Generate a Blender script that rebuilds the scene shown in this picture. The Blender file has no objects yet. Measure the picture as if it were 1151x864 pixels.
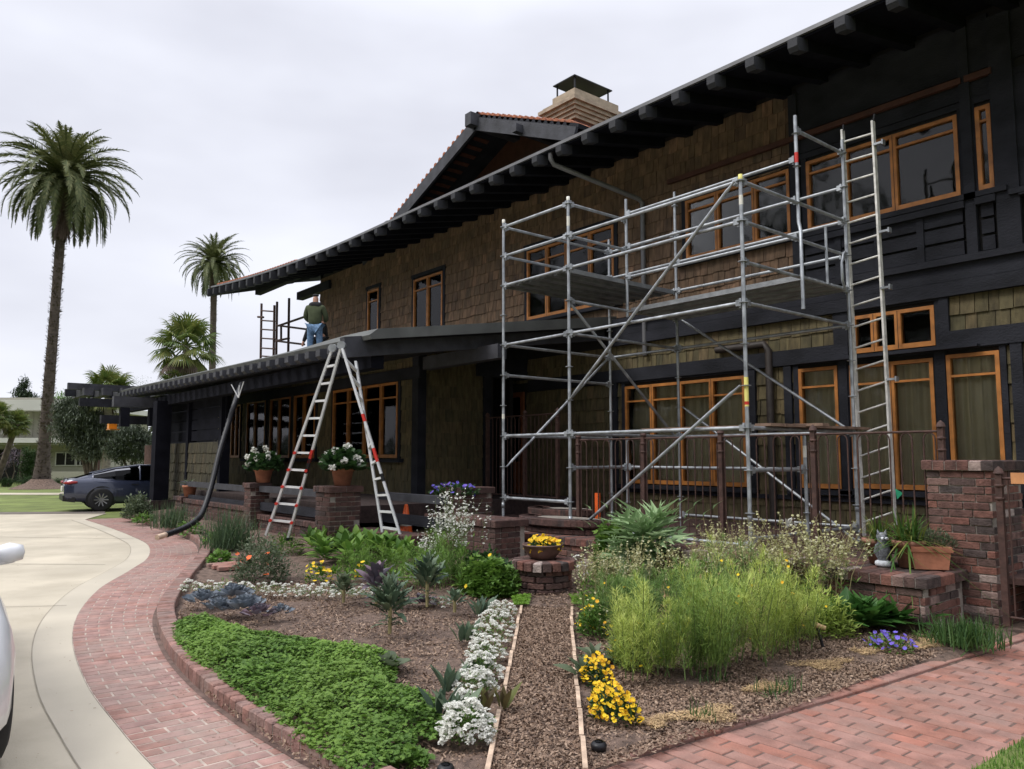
import bpy, math, random
import numpy as np
from math import sin, cos, pi, radians as R
random.seed(7); rng = np.random.default_rng(7)
scene = bpy.context.scene
col = scene.collection
# ------------------------------------------------------------------ camera
F = 870.; CX, CY = 575.5, 432.; CH = 1.65; PITCH = math.atan(82/F); YAW = R(50.6)
_fw = np.array([-sin(YAW)*cos(PITCH), cos(YAW)*cos(PITCH), sin(PITCH)])
_rt = np.array([cos(YAW), sin(YAW), 0.]); _up = np.cross(_rt, _fw); _C = np.array([0, 0, CH])
def at(px, py, y=None, z=None, x=None, d=None):
    r = _fw*F + _rt*(px-CX) + _up*(CY-py)
    if y is not None: t = (y-_C[1])/r[1]
    elif z is not None: t = (z-_C[2])/r[2]
    elif x is not None: t = (x-_C[0])/r[0]
    else: t = d/F
    return _C + r*t
cam = bpy.data.cameras.new('camera'); camo = bpy.data.objects.new('camera', cam); col.objects.link(camo)
cam.sensor_width = 36; cam.lens = F/1151*36; cam.clip_end = 2000; cam.clip_start = .05
camo.location = (0, 0, CH); camo.rotation_euler = (pi/2+PITCH, 0, YAW); scene.camera = camo

# ------------------------------------------------------------------ materials
def mat(name, c=(.5, .5, .5), rough=.7, var=.2, scale=4, bump=0., bscale=None, metal=0, cols=None, spec=.5, trans=0, coat=0, stretch=None, rvar=0, stain=None):
    m = bpy.data.materials.new(name); m.use_nodes = True; n = m.node_tree.nodes; l = m.node_tree.links
    b = n['Principled BSDF']; b.inputs['Roughness'].default_value = rough; b.inputs['Metallic'].default_value = metal
    b.inputs['Specular IOR Level'].default_value = spec; b.inputs['Coat Weight'].default_value = coat
    tc = n.new('ShaderNodeTexCoord'); vec = tc.outputs['Object']
    if stretch:
        mp = n.new('ShaderNodeMapping'); mp.inputs['Scale'].default_value = stretch; l.new(vec, mp.inputs[0]); vec = mp.outputs[0]
    if cols:
        at_ = n.new('ShaderNodeAttribute'); at_.attribute_name = 'rnd'
        cr = n.new('ShaderNodeValToRGB'); e = cr.color_ramp.elements
        while len(e) < len(cols): e.new(1)
        for i, cc in enumerate(cols): e[i].position = i/(len(cols)-1); e[i].color = (*cc, 1)
        l.new(at_.outputs['Fac'], cr.inputs[0]); src = cr.outputs[0]
    else:
        rgb = n.new('ShaderNodeRGB'); rgb.outputs[0].default_value = (*c, 1); src = rgb.outputs[0]
    if var > 0:
        nz = n.new('ShaderNodeTexNoise'); nz.inputs['Scale'].default_value = scale; nz.inputs['Detail'].default_value = 6
        l.new(vec, nz.inputs['Vector'])
        mr = n.new('ShaderNodeMapRange'); mr.inputs['From Min'].default_value = .3; mr.inputs['From Max'].default_value = .7
        mr.inputs['To Min'].default_value = 1-var; mr.inputs['To Max'].default_value = 1+var; l.new(nz.outputs[0], mr.inputs[0])
        mx = n.new('ShaderNodeMix'); mx.data_type = 'RGBA'; mx.blend_type = 'MULTIPLY'; mx.inputs[0].default_value = 1; mx.clamp_result = False
        l.new(src, mx.inputs[6]); l.new(mr.outputs[0], mx.inputs[7]); src = mx.outputs[2]
        if rvar:
            m2 = n.new('ShaderNodeMapRange'); m2.inputs['From Min'].default_value = .3; m2.inputs['From Max'].default_value = .7
            m2.inputs['To Min'].default_value = max(.02, rough-rvar); m2.inputs['To Max'].default_value = min(1, rough+rvar)
            l.new(nz.outputs[0], m2.inputs[0]); l.new(m2.outputs[0], b.inputs['Roughness'])
    if stain:
        n3 = n.new('ShaderNodeTexNoise'); n3.inputs['Scale'].default_value = 1.1; n3.inputs['Detail'].default_value = 7; n3.inputs['Roughness'].default_value = .65; l.new(tc.outputs['Object'], n3.inputs['Vector'])
        m3 = n.new('ShaderNodeMapRange'); m3.inputs['From Min'].default_value = .45; m3.inputs['From Max'].default_value = .68; m3.inputs['To Max'].default_value = .75; l.new(n3.outputs[0], m3.inputs[0])
        x3 = n.new('ShaderNodeMix'); x3.data_type = 'RGBA'; l.new(m3.outputs[0], x3.inputs[0]); l.new(src, x3.inputs[6]); x3.inputs[7].default_value = (*stain, 1); src = x3.outputs[2]
    l.new(src, b.inputs['Base Color'])
    if bump:
        n2 = n.new('ShaderNodeTexNoise'); n2.inputs['Scale'].default_value = bscale or scale*6; n2.inputs['Detail'].default_value = 5
        l.new(vec, n2.inputs['Vector']); bp = n.new('ShaderNodeBump'); bp.inputs['Strength'].default_value = bump; bp.inputs['Distance'].default_value = .02
        l.new(n2.outputs[0], bp.inputs['Height']); l.new(bp.outputs[0], b.inputs['Normal'])
    if trans:
        tr = n.new('ShaderNodeBsdfTranslucent'); l.new(src, tr.inputs[0]); ms = n.new('ShaderNodeMixShader'); ms.inputs[0].default_value = trans
        l.new(b.outputs[0], ms.inputs[1]); l.new(tr.outputs[0], ms.inputs[2]); l.new(ms.outputs[0], n['Material Output'].inputs[0])
    return m
def leafm(name, cols, trans=.3, rough=.55): return mat(name, cols=cols, rough=rough, var=.15, scale=1.5, trans=trans, spec=.35)
def glassm(name, tint, f=1.5, rough=.02, k=.9):
    m = bpy.data.materials.new(name); m.use_nodes = True; n = m.node_tree.nodes; l = m.node_tree.links
    t = n.new('ShaderNodeBsdfTransparent'); t.inputs[0].default_value = (*tint, 1)
    g = n.new('ShaderNodeBsdfGlossy'); g.inputs['Roughness'].default_value = rough; g.inputs[0].default_value = (k, k, k*1.02, 1)
    tcg = n.new('ShaderNodeTexCoord'); ng = n.new('ShaderNodeTexNoise'); ng.inputs['Scale'].default_value = 1.6; l.new(tcg.outputs['Object'], ng.inputs[0]); bg_ = n.new('ShaderNodeBump'); bg_.inputs['Strength'].default_value = .06; bg_.inputs['Distance'].default_value = .1; l.new(ng.outputs[0], bg_.inputs['Height']); l.new(bg_.outputs[0], g.inputs['Normal'])
    fr = n.new('ShaderNodeFresnel'); fr.inputs[0].default_value = f
    ms = n.new('ShaderNodeMixShader'); l.new(fr.outputs[0], ms.inputs[0]); l.new(t.outputs[0], ms.inputs[1]); l.new(g.outputs[0], ms.inputs[2])
    l.new(ms.outputs[0], n['Material Output'].inputs[0]); return m
M = dict(
 darkwood=mat('dark_stained_wood', (.020, .021, .027), .8, .4, 3, .5, 40, stretch=(.6, 1, 1), spec=.22),
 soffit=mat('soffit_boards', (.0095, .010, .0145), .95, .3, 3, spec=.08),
 tailwood=mat('rafter_tail_wood', (.020, .021, .026), .75, .3, 4, .3, 40), beam=mat('weathered_beam', (.036, .037, .045), .7, .4, 4, .4, 40),
 redwood=mat('redwood', (.07, .026, .016), .6, .3, 5),
 frame=mat('oiled_window_wood', (.40, .155, .035), .5, .3, 6, .1, 60),
 door=mat('door_wood', (.22, .075, .03), .5, .3, 6),
 shing=mat('shingles', cols=[(.105, .066, .043), (.160, .099, .058), (.135, .088, .052), (.195, .120, .070), (.115, .079, .049), (.235, .138, .082)], rough=.85, var=.4, scale=5, bump=.6, bscale=60, stretch=(3, 3, .7)),
 shingl=mat('olive_shingles', cols=[(.078, .062, .031), (.115, .092, .043), (.098, .083, .039), (.138, .105, .050), (.085, .075, .037), (.15, .108, .054)], rough=.85, var=.4, scale=5, bump=.6, bscale=60, stretch=(3, 3, .7)),
 shingshade=mat('porch_shade_shingles', cols=[(.028, .024, .012), (.05, .042, .020), (.04, .037, .018), (.062, .048, .024)], rough=.85, var=.4, scale=5, bump=.6, bscale=60, stretch=(3, 3, .7)),  # darker copy of the olive shingles, porch roof shade put into the colour
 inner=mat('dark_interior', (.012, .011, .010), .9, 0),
 curtain=mat('curtain_cloth', (.75, .69, .50), .9, .1, 3),
 glass=glassm('window_glass', (.90, .90, .87), k=.5, rough=.05), 
 glassc=glassm('car_glass', (.06, .07, .08), 1.5, k=.22),
 roofing=mat('rolled_roofing', (.105, .11, .105), .85, .25, 2, .4, 60),
 tile=mat('clay_tile', (.33, .115, .055), .8, .4, 8, .5, 30),
 battens=mat('reddish_battens', (.10, .036, .022), .8, .3, 6),
 metal=mat('gutter_metal', (.16, .16, .165), .5, .2, 5, metal=.3),
 gal=mat('galvanised_tube', (.36, .38, .40), .42, .28, 9, .08, 60, metal=.55, rvar=.14),
 galdeck=mat('steel_deck', (.24, .25, .26), .5, .3, 5, .3, 40, metal=.4),
 alu=mat('aluminium', (.70, .71, .71), .45, .12, 8, metal=.3),
 whitepaint=mat('worn_white_paint', (.62, .61, .57), .55, .25, 12, .1, 60),
 rust=mat('rusty_iron', (.062, .030, .023), .75, .4, 14, .3, 60),
 redplas=mat('red_plastic', (.55, .03, .02), .4, .1),
 label=mat('pale_label', (.7, .68, .6), .5, .1),
 yellow=mat('yellow_sticker', (.75, .68, .2), .5, .1),
 oranget=mat('orange_plastic', (.75, .12, .02), .45, .15, 9),
 black=mat('black_plastic', (.010, .010, .012), .45, .2, spec=.35),
 rubber=mat('tyre_rubber', (.016, .016, .017), .8, .2, 20),
 rim=mat('dark_alloy', (.28, .28, .29), .35, .1, metal=.8),
 brick=mat('old_brick', cols=[(.045, .034, .032), (.15, .062, .046), (.065, .046, .042), (.19, .08, .058), (.10, .058, .048), (.05, .04, .038), (.14, .065, .05), (.36, .30, .27)], rough=.9, var=.4, scale=14, bump=.6, bscale=50),
 brickd=mat('dark_brick', cols=[(.04, .026, .024), (.085, .042, .034), (.065, .036, .03), (.11, .052, .042), (.05, .036, .034)], rough=.9, var=.4, scale=14, bump=.6, bscale=50),
 paver=mat('pink_paver', cols=[(.26, .138, .11), (.32, .172, .14), (.31, .195, .168), (.26, .155, .135), (.36, .21, .178)], stain=(.30, .235, .20), rough=.9, var=.25, scale=9, bump=.4, bscale=60),
 paverr=mat('red_paver', cols=[(.24, .105, .075), (.30, .135, .098), (.32, .17, .138), (.26, .14, .112), (.35, .142, .10)], stain=(.27, .19, .16), rough=.9, var=.28, scale=6, bump=.4, bscale=60),
 curb=mat('kerb_brick', cols=[(.19, .10, .08), (.24, .125, .10), (.22, .14, .12), (.28, .155, .13)], stain=(.25, .20, .17), rough=.9, var=.35, scale=12, bump=.5, bscale=60),
 mortar=mat('mortar', (.29, .26, .225), .95, .4, 6, .5, 60),
 mortarl=mat('sandy_joint', (.38, .32, .26), .95, .4, 5, .5, 60),
 conc=mat('concrete', (.47, .42, .325), .9, .16, .7, stain=(.38, .335, .255), bump=.15, bscale=90) if 1 else mat('concrete', (.46, .415, .33), .9, .16, .7, .15, 90),
 concb=mat('concrete_band', (.46, .415, .33), .9, .12, .9, .15, 90),
 bjoint=mat('brick_joint', (.13, .085, .07), .95, .4, 8),
 pjoint=mat('path_joint', (.35, .29, .245), .95, .4, 5, .5, 60), jointp=mat('pale_joint', (.27, .24, .19), .95, .2), joint=mat('joint', (.14, .12, .10), .95, .2),
 soil=mat('mulch_soil', (.145, .098, .074), .95, .5, 14, 1., 90),
 chip=mat('wood_chips', cols=[(.07, .045, .032), (.23, .15, .10), (.135, .087, .06), (.37, .265, .19), (.18, .115, .08)], rough=.9, var=.2, scale=20),
 straw=mat('straw', cols=[(.38, .26, .13), (.50, .35, .18), (.33, .21, .12)], rough=.9, var=.2),
 lawn=mat('lawn', (.14, .175, .045), .95, .4, .9, .6, 60),
 timber=mat('edging_timber', (.50, .37, .27), .85, .4, 10, .3, 60),
 terra=mat('terracotta', (.40, .165, .095), .85, .25, 8, .2, 50),
 terrab=mat('brown_clay', (.11, .062, .05), .6, .25, 8, .1, 50),
 stucco=mat('beige_stucco', (.36, .29, .215), .95, .25, 5, .5, 40),
 nwall=mat('neighbour_siding', (.32, .31, .25), .9, .1, .4),
 nwhite=mat('neighbour_fascia', (.58, .57, .53), .8, .1, .4),
 owl=mat('owl_grey', (.16, .17, .19), .6, .6, 40, .4, 70),
 owlw=mat('owl_white', (.6, .62, .66), .6, .3, 40, .4, 60),
 trunk=mat('palm_trunk', (.085, .066, .055), .95, .35, 3, .9, 8, stretch=(1, 1, 5)),
 trunkg=mat('grey_trunk', (.27, .24, .20), .95, .3, 4, .6, 14, stretch=(1, 1, 3)),
 bark=mat('bark', (.10, .08, .06), .95, .4, 5, .8, 20),
 skin=mat('skin', (.42, .22, .15), .6, .1), cap_=mat('cap_cloth', (.02, .02, .023), .85, .2),
 jacket=mat('olive_fleece', (.058, .072, .035), .95, .15, 14), yoke=mat('black_fleece', (.012, .012, .014), .9, .1), jeans=mat('denim', (.11, .19, .31), .9, .4, 22),
 carblue=mat('midnight_car_paint', (.030, .038, .070), .25, 0, metal=.35, coat=.8), carwhite=mat('white_car_paint', (.75, .76, .77), .3, 0, coat=.7),
 tail=mat('tail_lamp_red', (.28, .01, .012), .2, 0), chrome=mat('chrome', (.7, .7, .72), .15, 0, metal=1),
 orangel=mat('orange_glass_lantern', (.75, .27, .02), .3, .1),
 pipe=mat('downpipe_brown', (.035, .026, .022), .6, .3, 6), board=mat('weathered_scaffold_board', (.24, .155, .11), .85, .4, 5, .3, 40),
 plaque=mat('orange_timber', (.55, .25, .10), .7, .2, 8), terrad=mat('aged_clay', (.235, .112, .075), .8, .3, 8, .2, 50), green=mat('green_tag', (.02, .3, .15), .6, .1),
 # foliage
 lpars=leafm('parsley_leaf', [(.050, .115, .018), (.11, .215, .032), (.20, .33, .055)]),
 ldark=leafm('dark_leaf', [(.018, .05, .016), (.035, .085, .022), (.055, .12, .03)]),
 lchard=leafm('chard_leaf', [(.065, .14, .025), (.12, .235, .04), (.20, .33, .06)]),
 lfen=leafm('fennel_leaf', [(.17, .25, .05), (.34, .44, .09), (.54, .60, .16)]),
 lfena=leafm('fennel_leaf_greener', [(.10, .18, .045), (.22, .34, .075), (.40, .50, .13)]), lfenb=leafm('fennel_leaf_dark', [(.06, .13, .04), (.14, .25, .065), (.28, .38, .11)]),
 lsage=leafm('grey_green_leaf', [(.06, .09, .045), (.11, .145, .08), (.18, .21, .13)]),
 lblue=leafm('cabbage_leaf', [(.11, .135, .16), (.17, .20, .235), (.27, .30, .34)], .12),
 lpurp=leafm('purple_leaf', [(.09, .085, .11), (.15, .125, .15), (.24, .16, .20)], .15),
 lkale=leafm('kale_leaf', [(.055, .095, .06), (.10, .15, .09), (.16, .215, .13)], .15),
 lart=leafm('artichoke_leaf', [(.20, .32, .14), (.30, .43, .21), (.40, .53, .30)]),
 lgrass=leafm('grass_blade', [(.03, .075, .02), (.055, .12, .03), (.09, .16, .045)]),
 lchive=leafm('chive_blade', [(.045, .085, .04), (.075, .125, .06), (.11, .17, .075)]),
 lcom=leafm('comfrey_leaf', [(.03, .095, .018), (.055, .15, .028), (.085, .20, .04)]),
 lred=leafm('red_lettuce', [(.07, .05, .03), (.12, .10, .035), (.14, .16, .04)]),
 lmoss=leafm('moss', [(.12, .24, .02), (.17, .32, .03)]),
 llily=leafm('lily_blade', [(.04, .10, .018), (.075, .16, .03), (.20, .22, .05)]),
 lpalm=leafm('palm_frond', [(.055, .078, .03), (.105, .13, .048), (.20, .205, .085)], .15),
 lpalmd=leafm('dead_frond', [(.085, .06, .045), (.13, .09, .07)], .1),
 lfan=leafm('fan_frond', [(.055, .105, .025), (.10, .15, .035), (.20, .21, .05)], .25),
 lolive=leafm('olive_leaf', [(.055, .075, .045), (.09, .115, .075), (.14, .165, .115)], .15),
 lfar=leafm('far_leaf', [(.035, .055, .028), (.055, .08, .04)], .1),
 lhedge=leafm('hedge_leaf', [(.03, .07, .018), (.05, .10, .025)], .1),
 fwhite=mat('white_petal', (.78, .78, .72), .7, .05, trans=.3), fcream=mat('cream_petal', cols=[(.56, .54, .28), (.44, .44, .20), (.68, .66, .46)], rough=.7, var=.1, trans=.3),
 fyel=mat('yellow_petal', cols=[(.80, .52, .01), (.85, .62, .02), (.75, .38, .01)], rough=.7, var=.05, trans=.2), forange=mat('orange_petal', (.75, .14, .03), .7, .1),
 fblue=mat('blue_petal', cols=[(.08, .06, .35), (.14, .10, .50), (.10, .05, .28)], rough=.7, var=.1), stem=mat('stem', (.10, .15, .04), .7, .2), stemy=mat('dry_stem', (.30, .26, .12), .8, .2),
 foliage_edge=mat('white_stone', (.6, .6, .55), .8, .2),
)
# ------------------------------------------------------------------ mesh builder
class MB:
    def __init__(s): s.v = []; s.n = 0; s.fl = []; s.fs = []; s.mi = []; s.r = []; s.sm = []
    def add(s, v, f, mi=0, r=None, sm=False):
        v = np.asarray(v, float).reshape(-1, 3)
        if isinstance(f, np.ndarray): s.fl.append((f+s.n).ravel()); s.fs.append(np.full(len(f), f.shape[1])); k = len(f)
        else:
            s.fl.append(np.array([i for q in f for i in q])+s.n); s.fs.append(np.array([len(q) for q in f])); k = len(f)
        s.mi.append(np.full(k, mi)); s.sm.append(np.full(k, sm))
        if r is None: r = random.random()
        s.r.append(np.full(len(v), r) if np.isscalar(r) else np.asarray(r, float)); s.v.append(v); s.n += len(v); return s
    def hexa(s, p, mi=0, r=None):  # 8 pts: bottom ccw, top ccw
        return s.add(p, [(3, 2, 1, 0), (4, 5, 6, 7), (0, 1, 5, 4), (1, 2, 6, 5), (2, 3, 7, 6), (3, 0, 4, 7)], mi, r)
    def box(s, x0, x1, y0, y1, z0, z1, mi=0, r=None):
        return s.hexa([(x0, y0, z0), (x1, y0, z0), (x1, y1, z0), (x0, y1, z0), (x0, y0, z1), (x1, y0, z1), (x1, y1, z1), (x0, y1, z1)], mi, r)
    def bar(s, a, b, w, h, mi=0, up=(0, 0, 1), r=None):
        a = np.array(a, float); b = np.array(b, float); d = (b-a)/max(1e-9, np.linalg.norm(b-a)); up = np.array(up, float)
        sd = np.cross(d, up)
        if np.linalg.norm(sd) < 1e-4: sd = np.cross(d, (1, 0, 0))
        sd /= np.linalg.norm(sd); u = np.cross(sd, d); sd = sd*w/2; u = u*h/2
        return s.hexa([a-sd-u, a+sd-u, b+sd-u, b-sd-u, a-sd+u, a+sd+u, b+sd+u, b-sd+u], mi, r)
    def tube(s, pts, rad, n=8, mi=0, cap=True, r=None, sm=True):
        pts = [np.array(p, float) for p in pts]; k = len(pts); rad = [rad]*k if np.isscalar(rad) else rad
        vs = []; ref = None
        for i in range(k):
            d = pts[min(i+1, k-1)]-pts[max(i-1, 0)]; d = d/max(1e-9, np.linalg.norm(d))
            if ref is None: ref = np.array((1., 0, 0)) if abs(d[0]) < .8 else np.array((0, 1., 0))
            u = ref-d*(ref@d); u /= np.linalg.norm(u); ref = u; w = np.cross(d, u)
            a = np.arange(n)*2*pi/n; vs.append(pts[i]+rad[i]*(np.outer(np.cos(a), u)+np.outer(np.sin(a), w)))
        f = [(i*n+j, i*n+(j+1) % n, (i+1)*n+(j+1) % n, (i+1)*n+j) for i in range(k-1) for j in range(n)]
        s.add(np.vstack(vs), f, mi, r, sm)
        if cap: s.add(vs[0], [tuple(range(n))[::-1]], mi, r); s.add(vs[-1], [tuple(range(n))], mi, r)
        return s
    def lathe(s, c, prof, n=24, mi=0, r=None, sm=True, ang=0, sx=1, sy=1):
        c = np.array(c, float); a = np.arange(n)*2*pi/n+ang
        vs = [np.stack([c[0]+q*np.cos(a)*sx, c[1]+q*np.sin(a)*sy, np.full(n, c[2]+z)], 1) for q, z in prof]
        f = [(i*n+j, i*n+(j+1) % n, (i+1)*n+(j+1) % n, (i+1)*n+j) for i in range(len(prof)-1) for j in range(n)]
        s.add(np.vstack(vs), f, mi, r, sm); return s
    def inst(s, tv, tf, pos, rot, sc, r=None, mi=0, sm=False):  # rot (N,3,3), sc (N,) or (N,3)
        tv = np.asarray(tv, float); tf = np.asarray(tf); N = len(pos); sc = np.asarray(sc, float)
        if sc.ndim == 1: sc = sc[:, None].repeat(3, 1)
        v = np.einsum('nij,nkj->nki', rot, tv[None]*sc[:, None, :])+np.asarray(pos)[:, None, :]
        f = (tf[None]+(np.arange(N)*len(tv))[:, None, None]).reshape(-1, tf.shape[1])
        rr = rng.random(N) if r is None else r
        return s.add(v.reshape(-1, 3), f, mi, np.repeat(rr, len(tv)), sm)
    def build(s, name, mats, parent=None, loc=None):
        if not isinstance(mats, (list, tuple)): mats = [mats]
        me = bpy.data.meshes.new(name); v = np.vstack(s.v)
        off = wloc(parent) + (np.array(loc, float) if loc is not None else 0)
        v = v-off; me.vertices.add(len(v)); me.vertices.foreach_set('co', v.ravel())
        fl = np.concatenate(s.fl).astype(np.int32); fs = np.concatenate(s.fs)
        me.loops.add(len(fl)); me.loops.foreach_set('vertex_index', fl)
        me.polygons.add(len(fs)); st = np.concatenate([[0], np.cumsum(fs)[:-1]]).astype(np.int32)
        me.polygons.foreach_set('loop_start', st); me.polygons.foreach_set('loop_total', fs.astype(np.int32))
        me.polygons.foreach_set('material_index', np.concatenate(s.mi).astype(np.int32))
        me.polygons.foreach_set('use_smooth', np.concatenate(s.sm).astype(bool))
        me.update(calc_edges=True); a = me.attributes.new('rnd', 'FLOAT', 'POINT'); a.data.foreach_set('value', np.concatenate(s.r).astype(np.float32))
        for m in mats: me.materials.append(M[m] if isinstance(m, str) else m)
        me.validate()
        o = bpy.data.objects.new(name, me); col.objects.link(o); o.parent = parent
        if loc is not None: o.location = loc
        return o
def wloc(o):
    w = np.zeros(3)
    while o is not None: w = w+np.array(o.location); o = o.parent
    return w
def tag(o, label=None, cat=None, group=None, kind=None):
    if label: o['label'] = label
    if cat: o['category'] = cat
    if group: o['group'] = group
    if kind: o['kind'] = kind
    return o
def empty(name, loc, label, cat, group=None, kind=None):
    o = bpy.data.objects.new(name, None); col.objects.link(o); o.location = loc; o.empty_display_size = .1
    return tag(o, label, cat, group, kind)
def copy_tree(o, parent=None):
    c = o.copy(); col.objects.link(c); c.parent = parent
    for ch in [x for x in bpy.data.objects if x.parent == o]: copy_tree(ch, c)
    return c
def rots(yaw, pitch, roll=0):  # arrays -> matrices Rz(yaw) Rx(pitch) Ry(roll)
    yaw, pitch, roll = np.broadcast_arrays(np.asarray(yaw, float), np.asarray(pitch, float), np.asarray(roll, float))
    N = len(yaw); cy, sy, cp, sp, cr, sr = np.cos(yaw), np.sin(yaw), np.cos(pitch), np.sin(pitch), np.cos(roll), np.sin(roll); o, z = np.ones(N), np.zeros(N)
    Z = np.stack([cy, -sy, z, sy, cy, z, z, z, o], 1).reshape(N, 3, 3); X = np.stack([o, z, z, z, cp, -sp, z, sp, cp], 1).reshape(N, 3, 3)
    Y = np.stack([cr, z, sr, z, o, z, -sr, z, cr], 1).reshape(N, 3, 3); return Z@X@Y
# bed ground
def sstep(t): t = np.clip(t, 0, 1); return t*t*(3-2*t)
def gz(x, y):
    x = np.asarray(x, float); y = np.asarray(y, float)
    return .10+.22*sstep((y-4.5)/3.)*sstep((-5-x)/3.)
def G(px, py):
    z = .1
    for _ in range(6): p = at(px, py, z=z); z = float(gz(p[0], p[1]))
    p = at(px, py, z=z); yc = 7.15 if px > 560 else 5.75
    if p[1] > yc: p = at(px, py, y=yc); p[2] = float(gz(p[0], p[1]))
    return p
def proj(p):
    v = np.array(p)-_C; dd = v@_fw; return CX+F*(v@_rt)/dd
def depth(p): return float((np.array(p)-_C)@_fw)
def msize(p, px): return px*depth(p)/F
# ------------------------------------------------------------------ brick helpers
def bricks(m, c, d, yaw, r=None, ch=.006, mi=0):
    c = np.asarray(c, float); d = np.asarray(d, float); N = len(c); h = d/2
    sx = np.array([-1, 1, 1, -1]); sy = np.array([-1, -1, 1, 1])
    v = np.zeros((N, 12, 3))
    for k in range(3):
        ins = ch if k == 2 else 0
        v[:, 4*k:4*k+4, 0] = sx*(h[:, :1]-ins); v[:, 4*k:4*k+4, 1] = sy*(h[:, 1:2]-ins)
        v[:, 4*k:4*k+4, 2] = (-h[:, 2:3] if k == 0 else h[:, 2:3]-(ch if k == 1 else 0))
    cy, s_ = np.cos(yaw)[:, None], np.sin(yaw)[:, None]
    X = v[:, :, 0]*cy-v[:, :, 1]*s_; Y = v[:, :, 0]*s_+v[:, :, 1]*cy
    v = np.stack([X, Y, v[:, :, 2]], 2)+c[:, None, :]
    q = [(3, 2, 1, 0), (8, 9, 10, 11)]
    for k in (0, 4):
        for j in range(4): q.append((k+j, k+(j+1) % 4, k+4+(j+1) % 4, k+4+j))
    tf = np.array(q); f = (tf[None]+(np.arange(N)*12)[:, None, None]).reshape(-1, 4)
    rr = rng.random(N) if r is None else r
    m.add(v.reshape(-1, 3), f, mi, np.repeat(rr, 12))
def brickwall(m, x0, x1, y0, y1, z0, z1, sides='fblr', L=.23, ch=.078, W=.1, cap=True, capo=.035, mort=1, capmi=0):
    C = []; D = []; Y = []
    cz = .1 if cap else 0
    n = max(1, round((z1-cz-z0)/ch)); hh = (z1-cz-z0)/n
    for k in range(n):
        z = z0+hh*(k+.5)
        for sd in sides:
            a0, a1 = (x0, x1) if sd in 'fb' else (y0, y1)
            if sd in 'lr': a0 += W; a1 -= W
            t = a0-(L*.5 if k % 2 else 0)*(1 if sd in 'fb' else 1)
            while t < a1-.02:
                l = L*random.uniform(.85, 1.12); s0 = max(t, a0); s1 = min(t+l, a1); t += l
                if s1-s0 < .03: continue
                cc = (s0+s1)/2; j = random.uniform(-.006, .006)
                if sd == 'f': C.append((cc, y0+W/2+j, z)); D.append((s1-s0-.011, W, hh-.012)); Y.append(0)
                if sd == 'b': C.append((cc, y1-W/2+j, z)); D.append((s1-s0-.011, W, hh-.012)); Y.append(0)
                if sd == 'l': C.append((x0+W/2+j, cc, z)); D.append((W, s1-s0-.011, hh-.012)); Y.append(0)
                if sd == 'r': C.append((x1-W/2+j, cc, z)); D.append((W, s1-s0-.011, hh-.012)); Y.append(0)
    bricks(m, C, D, np.array(Y)+rng.uniform(-.012, .012, len(Y)), ch=.008)
    m.box(x0+.014, x1-.014, y0+.014, y1-.014, z0, z1-cz, mort)
    if cap:
        C = []; D = []; t = x0-capo; w = (x1-x0+2*capo)/max(1, round((x1-x0+2*capo)/.105))
        rows = max(1, round((y1-y0+2*capo)/.34)); dy = (y1-y0+2*capo)/rows
        while t < x1+capo-.01:
            for q in range(rows):
                C.append((t+w/2, y0-capo+dy*(q+.5)+random.uniform(-.004, .004), z1-cz/2+random.uniform(-.003, .003))); D.append((w-.009, dy-.008, cz-.004))
            t += w
        bricks(m, C, D, rng.uniform(-.012, .012, len(C)), ch=.010, mi=capmi)
        m.box(x0-capo+.012, x1+capo-.012, y0-capo+.012, y1+capo-.012, z1-cz, z1-.014, mort)
# ------------------------------------------------------------------ setting: ground
def sheet(name, poly, z, m, th=.0):
    b = MB(); n = len(poly); b.add([(x, y, z) for x, y in poly], [tuple(range(n))]); o = b.build(name, m); return tag(o, kind='structure')
def W2(px, py, z=0): p = at(px, py, z=z); return (p[0], p[1])
b = MB(); n_ = 40; xs = np.linspace(-400, 400, n_+1); V = [(x, y, -.01) for y in xs for x in xs]
b.add(V, np.array([(j*(n_+1)+i, j*(n_+1)+i+1, (j+1)*(n_+1)+i+1, (j+1)*(n_+1)+i) for j in range(n_) for i in range(n_)]))
tag(b.build('lawn', 'lawn'), kind='structure')
def smooth(pts, per=8):
    P = [np.array(p, float) for p in pts]; P = [2*P[0]-P[1]]+P+[2*P[-1]-P[-2]]; out = []
    for i in range(1, len(P)-2):
        for k in range(per):
            t = k/per; a, b_, c, d = P[i-1:i+3]
            out.append(.5*((2*b_)+(-a+c)*t+(2*a-5*b_+4*c-d)*t*t+(-a+3*b_-3*c+d)*t**3))
    out.append(P[-2]); return np.array(out)
def resample(P, step):
    d = np.r_[0, np.cumsum(np.linalg.norm(np.diff(P, axis=0), axis=1))]; n = max(2, int(d[-1]/step)); s = np.linspace(0, d[-1], n+1)
    return np.stack([np.interp(s, d, P[:, k]) for k in range(P.shape[1])], 1), d[-1]
outer = [W2(*p) for p in [(172, 864), (132, 818), (97, 770), (81, 722), (88, 690), (112, 662), (145, 642), (166, 627), (166, 613), (150, 604), (125, 594), (95, 584)]]
inner = [W2(*p) for p in [(352, 864), (278, 820), (226, 780), (190, 740), (176, 706), (180, 684), (200, 656), (223, 628), (222, 613), (205, 604), (170, 592), (138, 582)]]
def extend(P, d):
    a = np.array(P[0]); t = np.array(d); return [tuple(a+t*1.3*3), tuple(a+t*1.3*2), tuple(a+t*1.3)]+list(P)
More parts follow.
